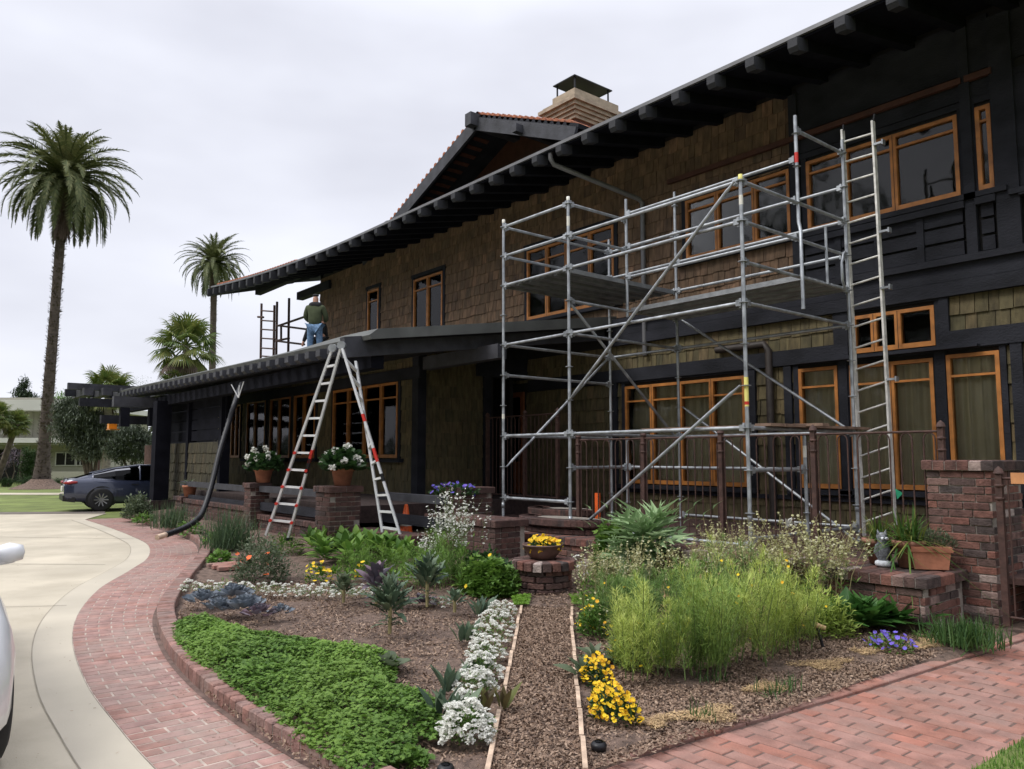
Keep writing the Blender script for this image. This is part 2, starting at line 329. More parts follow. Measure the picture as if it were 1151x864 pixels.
# beyond the frame the path goes on towards and past the camera
o0 = np.array(outer[0]); i0 = np.array(inner[0]); dirn = (o0-np.array(outer[1])); dirn /= np.linalg.norm(dirn); dini = i0-np.array(inner[1]); dini /= np.linalg.norm(dini)
outer = extend(outer, (dirn+dini)/2); inner = extend(inner, (dirn+dini)/2)
SO, SI = smooth(outer), smooth(inner)
# driveway polygon: left of outer curve
dr = [tuple(p) for p in SO]
far = [W2(120, 577), W2(60, 577.5), W2(0, 578), W2(-200, 579)]
poly = dr+far+[(-14, -16), (6, -12)]
b = MB(); b.add([(x, y, 0.004) for x, y in poly], [tuple(range(len(poly)))], 0)
# border band 0.35 m wide along the curve (a few mm above), then joints
So, Lo = resample(SO, .25); tn = np.gradient(So, axis=0); tn /= np.linalg.norm(tn, axis=1)[:, None]; nm = np.stack([-tn[:, 1], tn[:, 0]], 1)
if (nm[5]@(np.array([-8, -3])-So[5])) < 0: nm = -nm
def strip(b, A, B, z, mi):
    n = len(A); V = [(p[0], p[1], z) for p in A]+[(p[0], p[1], z) for p in B]; b.add(V, [(i, i+1, n+i+1, n+i) for i in range(n-1)], mi)
strip(b, So, So+nm*.30, .008, 1); strip(b, So+nm*.30, So+nm*.306, .012, 3)
def jl(p, q, w=.012):
    a = np.array(W2(*p)); c = np.array(W2(*q)); t = (c-a)/np.linalg.norm(c-a); nn = np.array([-t[1], t[0]])*w/2
    b.add([(*(a-nn), .0125), (*(c-nn), .0125), (*(c+nn), .0125), (*(a+nn), .0125)], [(0, 1, 2, 3)], 2)
jl((-60, 684), (75, 681.5)); jl((-60, 634), (118, 635), .02); jl((-60, 603), (150, 606), .02); jl((-160, 768), (-20, 800))
strip(b, np.array([W2(-200, 579.2), W2(0, 578.2), W2(60, 577.7), W2(118, 577.2)]), np.array([W2(-200, 576.5), W2(0, 575.8), W2(60, 575.4), W2(118, 575)]), .011, 2)
tag(b.build('driveway', ['conc', 'concb', 'joint', 'jointp']), kind='structure')
# sidewalk strip far
tag(MB().hexa([(*W2(-200, 556), -.005), (*W2(130, 556), -.005), (*W2(130, 554), -.005), (*W2(-200, 554), -.005), (*W2(-200, 556), .01), (*W2(130, 556), .01), (*W2(130, 554), .01), (*W2(-200, 554), .01)]).build('pavement', 'conc'), kind='structure')
# curved brick path: bricks running across in courses
def curved_path():
    b = MB(); n = 420
    A, la = resample(SO, .02); B, lb = resample(SI, .02)
    L = (la+lb)/2; N0 = int(L/.108); A, _ = resample(SO, la/N0); B, _ = resample(SI, lb/N0); n = min(len(A), len(B)); Cn, lc = resample((A[:n]+B[:n])/2, .108)
    for _ in range(3): Cn[1:-1] = (Cn[:-2]+Cn[1:-1]*2+Cn[2:])/4
    T = np.gradient(Cn, axis=0); T /= np.linalg.norm(T, axis=1)[:, None]
    for _ in range(6): T[1:-1] = (T[:-2]+T[1:-1]+T[2:])/3
    def hit(p, d, S):
        a = S[:-1]-p; b_ = S[1:]-p; ca = d[0]*a[:, 1]-d[1]*a[:, 0]; cb = d[0]*b_[:, 1]-d[1]*b_[:, 0]; k = np.where(ca*cb <= 0)[0]
        if not len(k): return None
        t = ca[k]/(ca[k]-cb[k]+1e-12); q = S[k]+(S[k+1]-S[k])*t[:, None]; j = np.argmin(np.abs((q-p)@d)); return q[j]
    A, B = [], []
    for p, t in zip(Cn, T):
        d = np.array([-t[1], t[0]]); qa_, qb_ = hit(p, d, SO), hit(p, d, SI)
        if qa_ is None or qb_ is None or np.linalg.norm(qa_-qb_) > 2.6: continue
        A.append(qa_); B.append(qb_)
    A, B = np.array(A), np.array(B); n = len(A)
    strip(b, A, B, .0115, 1)
    C = []; D = []; Y = []
    for i in range(n-1):
        p = (A[i]+A[i+1])/2; q = (B[i]+B[i+1])/2; w = np.linalg.norm(q-p); t = (q-p)/w; ang = math.atan2(t[1], t[0])
        s = -(.11 if i % 2 else 0)
        while s < w-.02:
            s0 = max(s, 0)+.004; s1 = min(s+.22, w)-.004; s += .22
            if s1-s0 < .03: continue
            c = p+t*(s0+s1)/2; f = ((s0+s1)/2)/w
            wid = np.linalg.norm((A[i+1]*(1-f)+B[i+1]*f)-(A[i]*(1-f)+B[i]*f))
            if not (.05 < wid < .2): continue
            C.append((c[0], c[1], -.01+random.uniform(-.0015, .0015))); D.append((s1-s0-.004, max(.03, wid-.013), .05)); Y.append(ang)
    bricks(b, C, D, np.array(Y)+rng.uniform(-.01, .01, len(Y)), ch=.004)
    return tag(b.build('brick_path', ['paver', 'pjoint']), kind='structure')
curved_path()
# brick kerb, soldier bricks standing along the inner curve
Sk, Lk = resample(SI, .108); tk = np.gradient(Sk, axis=0); tk /= np.linalg.norm(tk, axis=1)[:, None]; nk = np.stack([-tk[:, 1], tk[:, 0]], 1)
if nk[40]@(np.array([-7, 4])-Sk[40]) < 0: nk = -nk
b = MB(); C = [(*(p+n*.085), .055) for p, n in zip(Sk, nk)]
bricks(b, [(c[0], c[1], c[2]+random.uniform(-.004, .004)) for c in C], [(.098, .165, .13)]*len(C), np.arctan2(tk[:, 1], tk[:, 0])+rng.uniform(-.02, .02, len(C)), ch=.010)
kp = [p+n*.005 for p, n in zip(Sk, nk)]; kq = [p+n*.165 for p, n in zip(Sk, nk)]
strip(b, kp, kq, .104, 1)
n = len(kp); b.add([(*p, -.02) for p in kp]+[(*p, .104) for p in kp], [(i, i+1, n+i+1, n+i) for i in range(n-1)], 1)
strip(b, [p-n*.035 for p, n in zip(Sk, nk)], [p+n*.01 for p, n in zip(Sk, nk)], .018, 2)
tag(b.build('kerb', ['curb', 'mortar', 'bjoint']), kind='structure')
# right-hand brick walkway, running bond along X with header border at X=-3.0
XE = [(-3.13, 2.0), (-2.85, 5.4), (-2.66, 8.2), (-2.6, 14)]
def walkway():
    b = MB(); x1 = 2.2
    b.add([(-3.3, -2, .0205), (x1, -2, .0205), (x1, 12, .0205), (-2.75, 12, .0205)], [(0, 1, 2, 3)], 1)
    C = []; D = []; Y = []
    def xe(y): return float(np.interp(y, [-2, 2.0, 5.4, 8.2, 14], [-3.45, -3.2, -2.87, -2.68, -2.6]))
    y = -1.; i = 0
    while y < 11.5:
        e = xe(y); s = e+.13-(.11 if i % 2 else 0)*1.0
        while s < x1:
            s0 = max(s, e+.125); s1 = min(s+.215, x1); s += .222
            if s1-s0 > .03: C.append(((s0+s1)/2, y, .0+random.uniform(-.0025, .0025))); D.append((s1-s0-.007, .100, .05)); Y.append(0)
        y += .108; i += 1
    bricks(b, C, D, np.array(Y)+rng.uniform(-.012, .012, len(Y)), ch=.004)
    C = []; y = -1.
    while y < 8.6: C.append((xe(y)+.06, y, .012)); y += .222
    bricks(b, C, [(.105, .212, .06)]*len(C), rng.uniform(-.03, 0., len(C))-.07, ch=.006)
    return tag(b.build('walkway', ['paverr', 'bjoint']), kind='structure')
walkway()
# lawn corner at the right
b = MB(); e0, e1 = np.array(W2(1082, 880)), np.array(W2(1160, 832)); ed_ = (e1-e0)/np.linalg.norm(e1-e0); nn_ = np.array([ed_[1], -ed_[0]]); pg = [tuple(e0-ed_*1.2), tuple(e0+ed_*4.5), tuple(e0+ed_*4.5+nn_*3.5), tuple(e0-ed_*1.2+nn_*3.5)]
b.add([(x, y, .035) for x, y in pg], [(0, 1, 2, 3)]); o = b.build('grass_verge', 'lawn'); tag(o, kind='structure')
# planting bed: sheet with height, inside kerb, to the house
def bed():
    b = MB(); cols_ = []
    inn = np.array([p+n*.15 for p, n in zip(Sk, nk)])[::1]
    # grid over bounding box, keep cells whose centre is right of kerb & left of walkway
    from_x, to_x, st = -24., -2.55, .16
    xs = np.arange(from_x, to_x, st); ys = np.arange(-1.5, 12., st)
    # polygon
    pl = [tuple(p) for p in inn]; pl = pl+[(-26, 9), (-26, 12), (-2.6, 12), (-2.60, 8.2), (-2.80, 5.4), (-3.12, 2.0), (-3.3, -2)]
    P = np.array(pl)
    gx, gy = np.meshgrid(xs, ys); inside = pip(gx.ravel(), gy.ravel(), P).reshape(gx.shape)
    idx = -np.ones(gx.shape, int); V = []; Fc = []
    for j in range(gx.shape[0]-1):
        for i in range(gx.shape[1]-1):
            if inside[j, i] or inside[j+1, i] or inside[j, i+1] or inside[j+1, i+1]:
                q = []
                for (jj, ii) in ((j, i), (j, i+1), (j+1, i+1), (j+1, i)):
                    if idx[jj, ii] < 0:
                        idx[jj, ii] = len(V); x, y = gx[jj, ii], gy[jj, ii]
                        zz = float(gz(x, y))-.045+.018*math.sin(x*5.1+y*2.3)*math.sin(y*4.3-x) if inside[jj, ii] else -.03
                        V.append((x, y, zz))
                    q.append(idx[jj, ii])
                Fc.append(q)
    b.add(V, np.array(Fc), 0, None, True)
    return tag(b.build('planting_soil', 'soil'), kind='structure'), P
def pip(x, y, P):
    ins = np.zeros(len(x), bool); n = len(P); j = n-1
    for i in range(n):
        xi, yi, xj, yj = *P[i], *P[j]
        c = ((yi > y) != (yj > y)) & (x < (xj-xi)*(y-yi)/(yj-yi+1e-12)+xi); ins ^= c; j = i
    return ins
bedo, BP = bed()
# mulch path strip
pa, pb = np.array(W2(548, 870, .1)), np.array(W2(586, 680, .1)); qa, qb = np.array(W2(658, 866, .1)), np.array(W2(641, 682, .1))
b = MB(); b.add([(*pa, .083), (*qa, .083), (*qb, .083), (*pb, .083)], [(0, 1, 2, 3)]); tag(b.build('mulch_path', 'soil'), kind='structure')
for a_, c_, lb in ((pa, pb, 'pale thin timber board edging the left side of the mulch path'), (qa, qb, 'pale broken timber board edging the right side of the mulch path')):
    b = MB(); d = c_-a_
    k = 9
    for i in range(k):
        s0, s1 = i/k+.003, (i+1)/k-.003; j = random.uniform(-.008, .008); nn = np.array([-d[1], d[0]])/np.linalg.norm(d)
        b.bar((*(a_+d*s0+nn*j), .085), (*(a_+d*s1+nn*(j+random.uniform(-.01, .01))), .085), .026, .05)
    tag(b.build('edging_board', 'timber', loc=(*a_, .08)), lb, 'garden edging')
# chips
quad = np.array([(-.5, -.5, 0), (.5, -.5, 0), (.5, .5, 0), (-.5, .5, 0)]); qf = np.array([(0, 1, 2, 3)])
def chips(name, pts, m, lab, size=(.012, .038), z=.0, tilt=.5, cat='mulch'):
    b = MB(); N = len(pts); sc = np.stack([rng.uniform(*size, N), rng.uniform(size[0]*.4, size[0]*1.1, N), np.ones(N)], 1)
    b.inst(quad, qf, pts, rots(rng.uniform(0, 6.28, N), rng.normal(0, tilt, N), rng.normal(0, tilt, N)), sc)
    return tag(b.build(name, m), lab, cat, kind='stuff')
def rand_in(P, N, zf=lambda x, y: gz(x, y)-.035):
    P = np.array(P); lo, hi = P.min(0), P.max(0); out = []
    while sum(len(o) for o in out) < N:
        x = rng.uniform(lo[0], hi[0], N*2); y = rng.uniform(lo[1], hi[1], N*2); k = pip(x, y, P); out.append(np.stack([x[k], y[k]], 1))
    o = np.vstack(out)[:N]; return np.column_stack([o, zf(o[:, 0], o[:, 1])])
near = [tuple(p) for p in (W2(385, 880, .1), W2(232, 775, .1), W2(190, 700, .1), W2(225, 650, .1), W2(640, 650, .1), W2(940, 690, .1), W2(1110, 712, .1), W2(900, 785, .1), W2(660, 862, .1), W2(560, 880, .1))]
rb_ = [tuple(p) for p in (W2(652, 720, .1), W2(900, 700, .1), W2(1115, 706, .1), W2(900, 783, .1), W2(662, 858, .1))]; chips('fine_mulch', rand_in(rb_, 26000), 'chip', 'dark fine mulch covering the soil of the right bed', (.012, .032), cat='mulch')
chips('wood_mulch', rand_in(near, 46000), 'chip', 'brown wood mulch spread over the planting bed')
pp = rand_in([pa, qa, qb, pb], 14000, lambda x, y: np.full(len(x), .089)); chips('path_wood_chips', pp, 'chip', 'loose pinkish wood chips covering the straight garden path', (.012, .034), tilt=.6)
pq = []
for p_, n__ in zip(Sk, nk):
    for _ in range(9):
        q_ = p_-n__*abs(random.gauss(0, .22)); pq.append((q_[0]+random.gauss(0, .03), q_[1]+random.gauss(0, .03), .019))
chips('path_litter', np.array(pq), 'chip', 'small dry leaf litter and chips lying on the brick path along the kerb', (.006, .02), tilt=.2, cat='litter')
sp_ = rand_in([W2(-40, 700), W2(-40, 600), W2(150, 604), W2(80, 700), W2(110, 800), W2(170, 864), W2(-40, 864)], 260, lambda x, y: np.full(len(x), .014)); chips('driveway_litter', sp_, 'chip', 'scattered specks of dry litter lying on the pale concrete driveway', (.005, .022), tilt=.15, cat='litter')
# bottom right grass
gp = rand_in([pg[0], pg[1], tuple(np.array(pg[1])+nn_*1.2), tuple(np.array(pg[0])+nn_*1.2)], 22000, lambda x, y: np.full(len(x), .035)); b = MB(); N = len(gp)
bl = np.array([(-.5, 0, 0), (.5, 0, 0), (.35, .15, .55), (-.35, .15, .55), (0, .5, 1)]);
b.inst(bl[[0, 1, 2, 3]], np.array([(0, 1, 2, 3)]), gp, rots(rng.uniform(0, 6.28, N), rng.normal(0, .2, N)), np.stack([rng.uniform(.004, .007, N), rng.uniform(.02, .04, N), rng.uniform(.03, .06, N)], 1))
tag(b.build('short_grass', 'lchard'), 'short lawn grass growing in the lower right corner', 'grass', kind='stuff')
# ------------------------------------------------------------------ HOUSE
D = 12.0
house = empty('house', (0, 0, 0), 'large dark timber and shingle house with deep eaves, filling the right of the photo', 'house')
def shingle(name, p0, dr, L, z0, z1, holes, m='shing', ny=(0, -1), course=.262, parent=house, wr=(.13, .24)):
    b = MB(); P = []; Q = []; RR = []
    dr = np.array(dr, float); nn = np.array(ny, float); k = 0; z = z0
    while z < z1-.03:
        zt = min(z+course, z1)
        iv = [(0., L)]
        for (h0, h1, a0, a1) in holes:
            if min(zt, a1)-max(z, a0) > .35*(zt-z):
                ni = []
                for (s, e) in iv:
                    if h1 <= s or h0 >= e: ni.append((s, e)); continue
                    if h0 > s: ni.append((s, h0))
                    if h1 < e: ni.append((h1, e))
                iv = ni
        for (s, e) in iv:
            t = s
            while t < e-.01:
                w = random.uniform(*wr); t1 = min(t+w, e)
                if e-t1 < .05: t1 = e
                dz = random.uniform(-.018, .010); th = random.uniform(.022, .040); gap = random.uniform(.003, .0065)
                a = np.array(p0, float)+dr*(t+gap); c = np.array(p0, float)+dr*(t1-gap)
                zz0, zz1 = z+dz, min(zt+.015, z1)
                b.hexa([(*(a+nn*th), zz0), (*(c+nn*th), zz0), (*(c), zz0), (*(a), zz0), (*(a+nn*.008), zz1), (*(c+nn*.008), zz1), (*(c), zz1), (*a, zz1)])
                t = t1
        z = zt; k += 1
    return b.build(name, m, parent)
def wallcore(name, y, x0, x1, z0, z1, holes, m='inner', t=.2, parent=house):
    b = MB(); X = sorted({x0, x1, *[min(max(v, x0), x1) for h in holes for v in h[:2]]}); Z = sorted({z0, z1, *[min(max(v, z0), z1) for h in holes for v in h[2:]]})
    for i in range(len(X)-1):
        j = 0
        for j in range(len(Z)-1):
            cx, cz = (X[i]+X[i+1])/2, (Z[j]+Z[j+1])/2
            if any(h[0] < cx < h[1] and h[2] < cz < h[3] for h in holes): continue
            b.add([(X[i], y, Z[j]), (X[i+1], y, Z[j]), (X[i+1], y, Z[j+1]), (X[i], y, Z[j+1])], [(0, 1, 2, 3)])
    # reveals
    for (a, c, e, f) in holes:
        b.add([(a, y, e), (c, y, e), (c, y+t, e), (a, y+t, e)], [(0, 1, 2, 3)]); b.add([(a, y, f), (c, y, f), (c, y+t, f), (a, y+t, f)], [(3, 2, 1, 0)])
        b.add([(a, y, e), (a, y, f), (a, y+t, f), (a, y+t, e)], [(0, 1, 2, 3)]); b.add([(c, y, e), (c, y, f), (c, y+t, f), (c, y+t, e)], [(3, 2, 1, 0)])
    return b.build(name, m, parent)
def window(x0, x1, z0, z1, lights, y=D, tr=.18, curtain=False, sill=True, fm='frame', parent=house, cas=.10, tall=True, drape=False):
    """frame stands 4 cm proud of the shingles; lights = inner divisions"""
    b = MB(); yf, yb = y-.060, y+.05; s = .055; xs = [x0]+lights+[x1]
    for i, x in enumerate(xs):
        a = x if i == 0 else (x-s if i == len(xs)-1 else x-s*.85); c = x+s if i == 0 else (x if i == len(xs)-1 else x+s*.85)
        b.box(a, c, yf, yb, z0, z1)
        if 0 < i < len(xs)-1: b.box(x-.004, x+.004, yf-.003, yf, z0+.01, z1-.01, 1)
    for i in range(len(xs)-1):
        a = xs[i]+(s if i == 0 else s*.85); c = xs[i+1]-(s if i == len(xs)-2 else s*.85)
        b.box(a, c, yf+.004, yb-.004, z0, z0+s*1.35); b.box(a, c, yf+.004, yb-.004, z1-s, z1)
        if tr: zt = z1-(z1-z0)*tr; b.box(a, c, yf+.012, yb-.012, zt-.017, zt+.017)
    w = b.build('window', [fm, 'inner'], parent)
    MB().box(x0+.02, x1-.02, y-.008, y+.0, z0+.02, z1-.02).build('pane', 'glass', w)
    b = MB(); c = cas
    b.box(x0-c, x0-.002, y-.048, y+.02, z0-.02, z1+.06); b.box(x1+.002, x1+c, y-.048, y+.02, z0-.02, z1+.06); b.box(x0-c-.03, x1+c+.03, y-.055, y+.02, z1+.062, z1+.16)
    b.build('casing', 'darkwood', w)
    if sill: MB().box(x0-c-.12, x1+c+.12, y-.15, y+.02, z0-.10, z0-.022).build('sill', 'darkwood', w)
    if curtain:
        b = MB(); n = int((x1-x0)*60); t = np.linspace(0, 1, n)
        X = x0+.03+(x1-x0-.06)*t; Yc = y+.085+.03*np.sin(X*34+np.sin(X*7)*2)+.015*np.sin(X*71)
        V = [(X[i], Yc[i], z0) for i in range(n)]+[(X[i], Yc[i], z1) for i in range(n)]; b.add(V, [(i, i+1, n+i+1, n+i) for i in range(n-1)], 0, None, True)
        b.build('curtain', 'curtain', w)
    elif drape:
        b = MB()
        for (a, c2) in zip(xs[:-1], xs[1:]):
            for (p, q) in ((a+.06, a+.06+(c2-a)*.26), (c2-.06-(c2-a)*.26, c2-.06)):
                X = np.linspace(p, q, 14); Yc = y+.14+.025*np.sin(X*60); V = [(x, yy, z0) for x, yy in zip(X, Yc)]+[(x, yy, z1-.25) for x, yy in zip(X, Yc)]
                b.add(V, [(i, i+1, 14+i+1, 14+i) for i in range(13)], 0, None, True)
        b.build('curtain', 'curtain', w)
    return w
UP, LO = [], []
def rec(L, x0, x1, z0, z1, lights=(), **k): L.append((x0, x1, z0, z1)); window(x0, x1, z0, z1, list(lights), **k)
rec(UP, -21.85, -21.15, 5.0, 6.95, (), drape=True)
rec(UP, -19.1, -17.6, 4.95, 6.83, (-18.35,), drape=True)
rec(UP, -13.98, -11.13, 4.93, 6.62, (-13.27, -12.6, -11.85), drape=True)
rec(UP, -9.22, -7.0, 5.45, 6.63, (-8.5, -7.7))
rec(UP, -6.68, -4.30, 5.43, 6.65, (-6.0, -5.23))
rec(UP, -4.06, -3.86, 5.43, 6.66, (), cas=.05)
rec(UP, -3.45, -2.2, 5.35, 6.9, (-2.8,), fm='darkwood')
rec(LO, -10.86, -8.0, 1.13, 3.11, (-10.15, -9.45, -8.72), curtain=True, tr=.16)
rec(LO, -6.95, -6.27, 1.15, 3.13, (), curtain=True, tr=.16)
rec(LO, -6.07, -4.80, 1.17, 3.11, (-5.42,), curtain=True, tr=.16, cas=.06)
rec(LO, -4.62, -3.93, 1.17, 3.13, (), curtain=True, tr=.16, cas=.08)
rec(LO, -5.99, -4.75, 3.29, 3.89, (-5.65, -5.28), tr=0, cas=.06, sill=False)
rec(LO, -2.9, -1.2, 1.17, 3.13, (-2.3, -1.75), curtain=True)
door = (-15.33, -14.13, .80, 3.22)
XL, XR = -25.4, 3.5
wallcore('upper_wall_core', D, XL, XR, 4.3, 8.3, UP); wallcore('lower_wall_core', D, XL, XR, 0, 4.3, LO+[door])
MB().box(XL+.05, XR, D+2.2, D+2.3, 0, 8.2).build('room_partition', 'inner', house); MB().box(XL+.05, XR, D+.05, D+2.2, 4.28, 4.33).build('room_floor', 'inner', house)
def cut(L, x0): return [(a-x0-.08, c-x0+.08, e, f+.02) for a, c, e, f in L]
shingle('upper_shingle_wall', (XL, D), (1, 0), -6.95-XL, 4.58, 8.0, cut(UP, XL))
shingle('lower_shingle_wall', (-16.5, D), (1, 0), XR+16.5, .3, 3.98, cut(LO+[door], -16.5)+[(0, 30, 3.2, 3.47), (16.5-6.3, 16.5-4.55, 3.2, 3.98)], m='shingl')
# end wall of the upper storey (faces left) and the wall right of the upper shingles: dark panelling
b = MB().box(XL-.0, XL+.2, D, D+8, 4.2, 8.2); b.build('end_wall', 'darkwood', house)
b = MB(); b.box(-6.95, XR, D-.02, D, 4.28, 8.1)  # plain backing, pierced visually by the windows is not allowed -> cut below
b = MB()
for (x0, x1) in ((-6.95, -6.80), (-4.24, -4.10), (-3.84, -3.55)): b.box(x0, x1, D-.10, D+.0, 4.52, 7.9)
for x0, x1, nx in ((-6.80, -4.24, 4), (-4.10, -3.84, 1), (-3.55, -.5, 4)):
    wdt = (x1-x0)/nx
    for i in range(nx):
        a, c = x0+i*wdt, x0+(i+1)*wdt
        if i: b.box(a-.05, a+.05, D-.085, D, 4.52, 5.30)
        for z in (4.56, 4.80, 5.04): b.box(a+.05, c-.05, D-.06, D, z, z+.20)
    b.box(x0, x1, D-.14, D, 5.22, 5.32)
for (x0, x1) in ((-6.80, -4.24), (-4.10, -3.84), (-3.55, -.5)):
    b.box(x0, x1, D-.04, D, 6.83, 7.05); b.box(x0, x1, D-.05, D, 7.2, 8.0)
b.build('timber_panelling', 'darkwood', house)
MB().box(-9.6, -4.2, D-.13, D-.06, 7.06, 7.15).build('head_trim', 'redwood', house)
MB().box(-4.15, -3.8, D-.13, D-.06, 7.06, 7.15).build('head_trim', 'redwood', house)
# belt courses
b = MB(); b.box(-11.3, XR, D-.16, D, 4.43, 4.53); b.box(-11.3, XR, D-.08, D, 4.20, 4.43); b.box(-11.3, XR, D-.11, D, 3.98, 4.19)
b.build('belt_course', 'darkwood', house)
b = MB(); b.box(-13.9, -6.06, D-.09, D, 3.21, 3.47); b.box(-6.06, -4.68, D-.09, D, 3.21, 3.27); b.box(-4.68, XR, D-.09, D, 3.21, 3.47); b.build('head_beam', 'darkwood', house)
b = MB()
for x in (-11.15, -7.85, -7.15, -6.17, -4.70, -3.72): b.box(x-.07, x+.07, D-.075, D, 1.02, 3.21)
b.box(-11.3, -3.6, D-.07, D, .95, 1.02); b.box(-6.3, -6.06, D-.075, D, 3.47, 3.98); b.box(-4.68, -4.55, D-.075, D, 3.47, 3.98)
b.build('lower_posts', 'darkwood', house)
MB().box(-6.9, -4.15, D-.2, D-.04, 3.20, 3.235).build('ledge', 'darkwood', house)
MB().box(-14.0, XR, 8.5, D, .44, .5).build('terrace_floor', 'brickd', house)
# front door
b = MB(); x0, x1, z0, z1 = door
b.box(x0, x0+.10, D-.05, D+.05, z0, z1); b.box(x1-.10, x1, D-.05, D+.05, z0, z1); b.box(x0+.1, x1-.1, D-.045, D+.045, z1-.12, z1); b.box(x0+.1, x1-.1, D-.02, D+.03, z0, z0+.75); b.box(x0+.55, x0+.62, D-.03, D+.03, z0+.75, z1-.12)
dd = b.build('door', 'door', house); MB().box(x0+.1, x1-.1, D+.0, D+.008, z0+.75, z1-.12).build('pane', 'glass', dd)
# ---- main roof
def ez(x): return 7.62+.0*(x+3)+ (0 if x > -18.5 else .0055*(-18.5-x)**1.9)
YE = 9.95; SL = .22
xs = [4.2]+list(np.arange(3.5, -31.4, -.7))
b = MB(); n = len(xs); V = []
for x in xs: V += [(x, YE, ez(x)+.02), (x, YE, ez(x)+.10), (x, 19, ez(x)+.10+(19-YE)*SL), (x, 19, ez(x)+(19-YE)*SL)]
Fq = [(4*i+k, 4*i+(k+1) % 4, 4*(i+1)+(k+1) % 4, 4*(i+1)+k) for i in range(n-1) for k in range(4)]+[(0, 3, 2, 1), (4*n-4, 4*n-3, 4*n-2, 4*n-1)]
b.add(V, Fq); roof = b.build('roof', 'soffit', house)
b = MB()
for i in range(n-1):
    x, x2 = xs[i], xs[i+1]; b.bar((x, YE-.025, ez(x)+.09), (x2, YE-.025, ez(x2)+.09), .05, .06)
b.build('gutter', 'metal', roof)
for i, x in enumerate(xs[1:]):
    b = MB(); y0 = YE-.18; z0 = ez(x)-.10-.18*SL*0
    pts = [(y0, -.05), (y0+.05, -.105), (y0+.25, -.11), (12.05, -.11)]
    V = [];
    bg_ = 1+.9*float(sstep((-20-x)/4)); hh = .105*bg_; tail = MB(); TV = []
    for s in (-.075, .075):
        V += [(x+s, y0+.3, z0-hh+.3*SL), (x+s, 12.1, z0-.10+(12.1-y0)*SL), (x+s, 12.1, z0+.09+(12.1-y0)*SL), (x+s, y0+.3, z0+.085+.3*SL)]
        TV += [(x+s, y0, z0-hh+.06), (x+s, y0+.05, z0-hh), (x+s, y0+.3, z0-hh+.3*SL), (x+s, y0+.3, z0+.08+.3*SL), (x+s, y0, z0+.085)]
    b.add(V, [(0, 1, 2, 3), (7, 6, 5, 4), (0, 4, 5, 1), (1, 5, 6, 2), (2, 6, 7, 3)], 1)
    b.add(TV, [(0, 1, 2, 3, 4), (9, 8, 7, 6, 5), (0, 5, 6, 1), (1, 6, 7, 2), (3, 8, 9, 4), (4, 9, 5, 0)])
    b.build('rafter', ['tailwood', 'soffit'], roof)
# wide step purlins / outrigger beams seen under the left overhang
p = at(290, 327, y=11.2)
for (yy, zz, xa, w) in ((11.2, p[2], p[0], .22), (12.0, 7.68, -27.15, .25)):
    MB().box(xa, -24.5, yy-w/2, yy+w/2, zz-.16, zz+.12).build('outrigger_beam', 'darkwood', house)
# clay tiles glimpsed on the left part of the roof edge
b = MB()
for i in range(34):
    x = -23.2-i*.22+.0; b.tube([(x, YE+.1, ez(x)+.14), (x, YE+2.4, ez(x)+.14+2.3*SL)], .10, 6)
b.build('roof_tiles', 'tile', roof)
# ---- gable above
gb = empty('attic_gable', (0, 0, 0), 'upper roof gable with clay tiles and dark barge boards beside the chimney', 'gable roof')
YG = 12.0
pk = at(536, 128, y=YG); lf = at(430, 258, y=YG); rg = at(692, 142, y=YG)
sl = (pk[2]-lf[2])/(pk[0]-lf[0]); rx = pk[0]+3.9; rz = pk[2]-3.9*(pk[2]-rg[2])/(rg[0]-pk[0])
for side, (ex, ezz) in enumerate(((lf[0]-1.3, lf[2]-1.3*sl), (rx, rz))):
    b = MB(); a = np.array([pk[0], 0, pk[2]]); c = np.array([ex, 0, ezz]); u = c-a; u /= np.linalg.norm(u); dn = np.array([u[2], 0, -u[0]]); dn = dn if dn[2] < 0 else -dn
    L = np.linalg.norm(c-a)
    Y0 = np.array([0, YG, 0]); Y1 = np.array([0, 22, 0])
    b.hexa([a+Y0+dn*.10, c+Y0+dn*.10, c+Y1+dn*.10, a+Y1+dn*.10, a+Y0, c+Y0, c+Y1, a+Y1]); sb = b.build('roof_slope', 'darkwood', gb)
    b = MB()  # barrel tiles along the rake, running down the slope in rows
    for k in range(int(L/.24)):
        t0 = .24*k; o = a+u*t0
        b.tube([o+Y0+np.array([0, .0, 0])-dn*.0, o+Y0+np.array([0, .30, 0])-dn*.0], .075, 8, 0)
        for q in range(1, 12): b.tube([o+Y0+np.array([0, .30*q, 0])-dn*(.0), o+Y0+np.array([0, .30*q+.29, 0])-dn*.01], .07, 6, 0)
    b.build('tiles', 'tile', sb)
    b = MB(); b.bar(a+Y0+dn*.26+u*.1+(0, -.02, 0), c+Y0+dn*.26+(0, -.02, 0), .08, .34, 0, up=dn); b.build('barge_board', 'beam', gb)
    for k in range(13 if side == 0 else 5):
        o = a+u*(.7+.34*k)+np.array([0, YG+.35, 0])+dn*.115; b = MB(); b.bar(o, o+np.array([0, .5, 0]), .13, .02, 0, up=dn); b.build('tile_batten', 'battens', gb)
    for (tt) in ((.97, .70) if side == 0 else (.52,)):
        o = a+u*(L*tt)+dn*.30; b = MB(); b.bar(o+np.array([0, YG-.28, 0]), o+np.array([0, YG+1.5, 0]), .16, .20); b.build('purlin_end', 'beam', gb)
b = MB(); b.bar((pk[0], YG-.30, pk[2]-.22), (pk[0], 14, pk[2]-.22), .26, .34); b.build('ridge_beam', 'beam', gb)
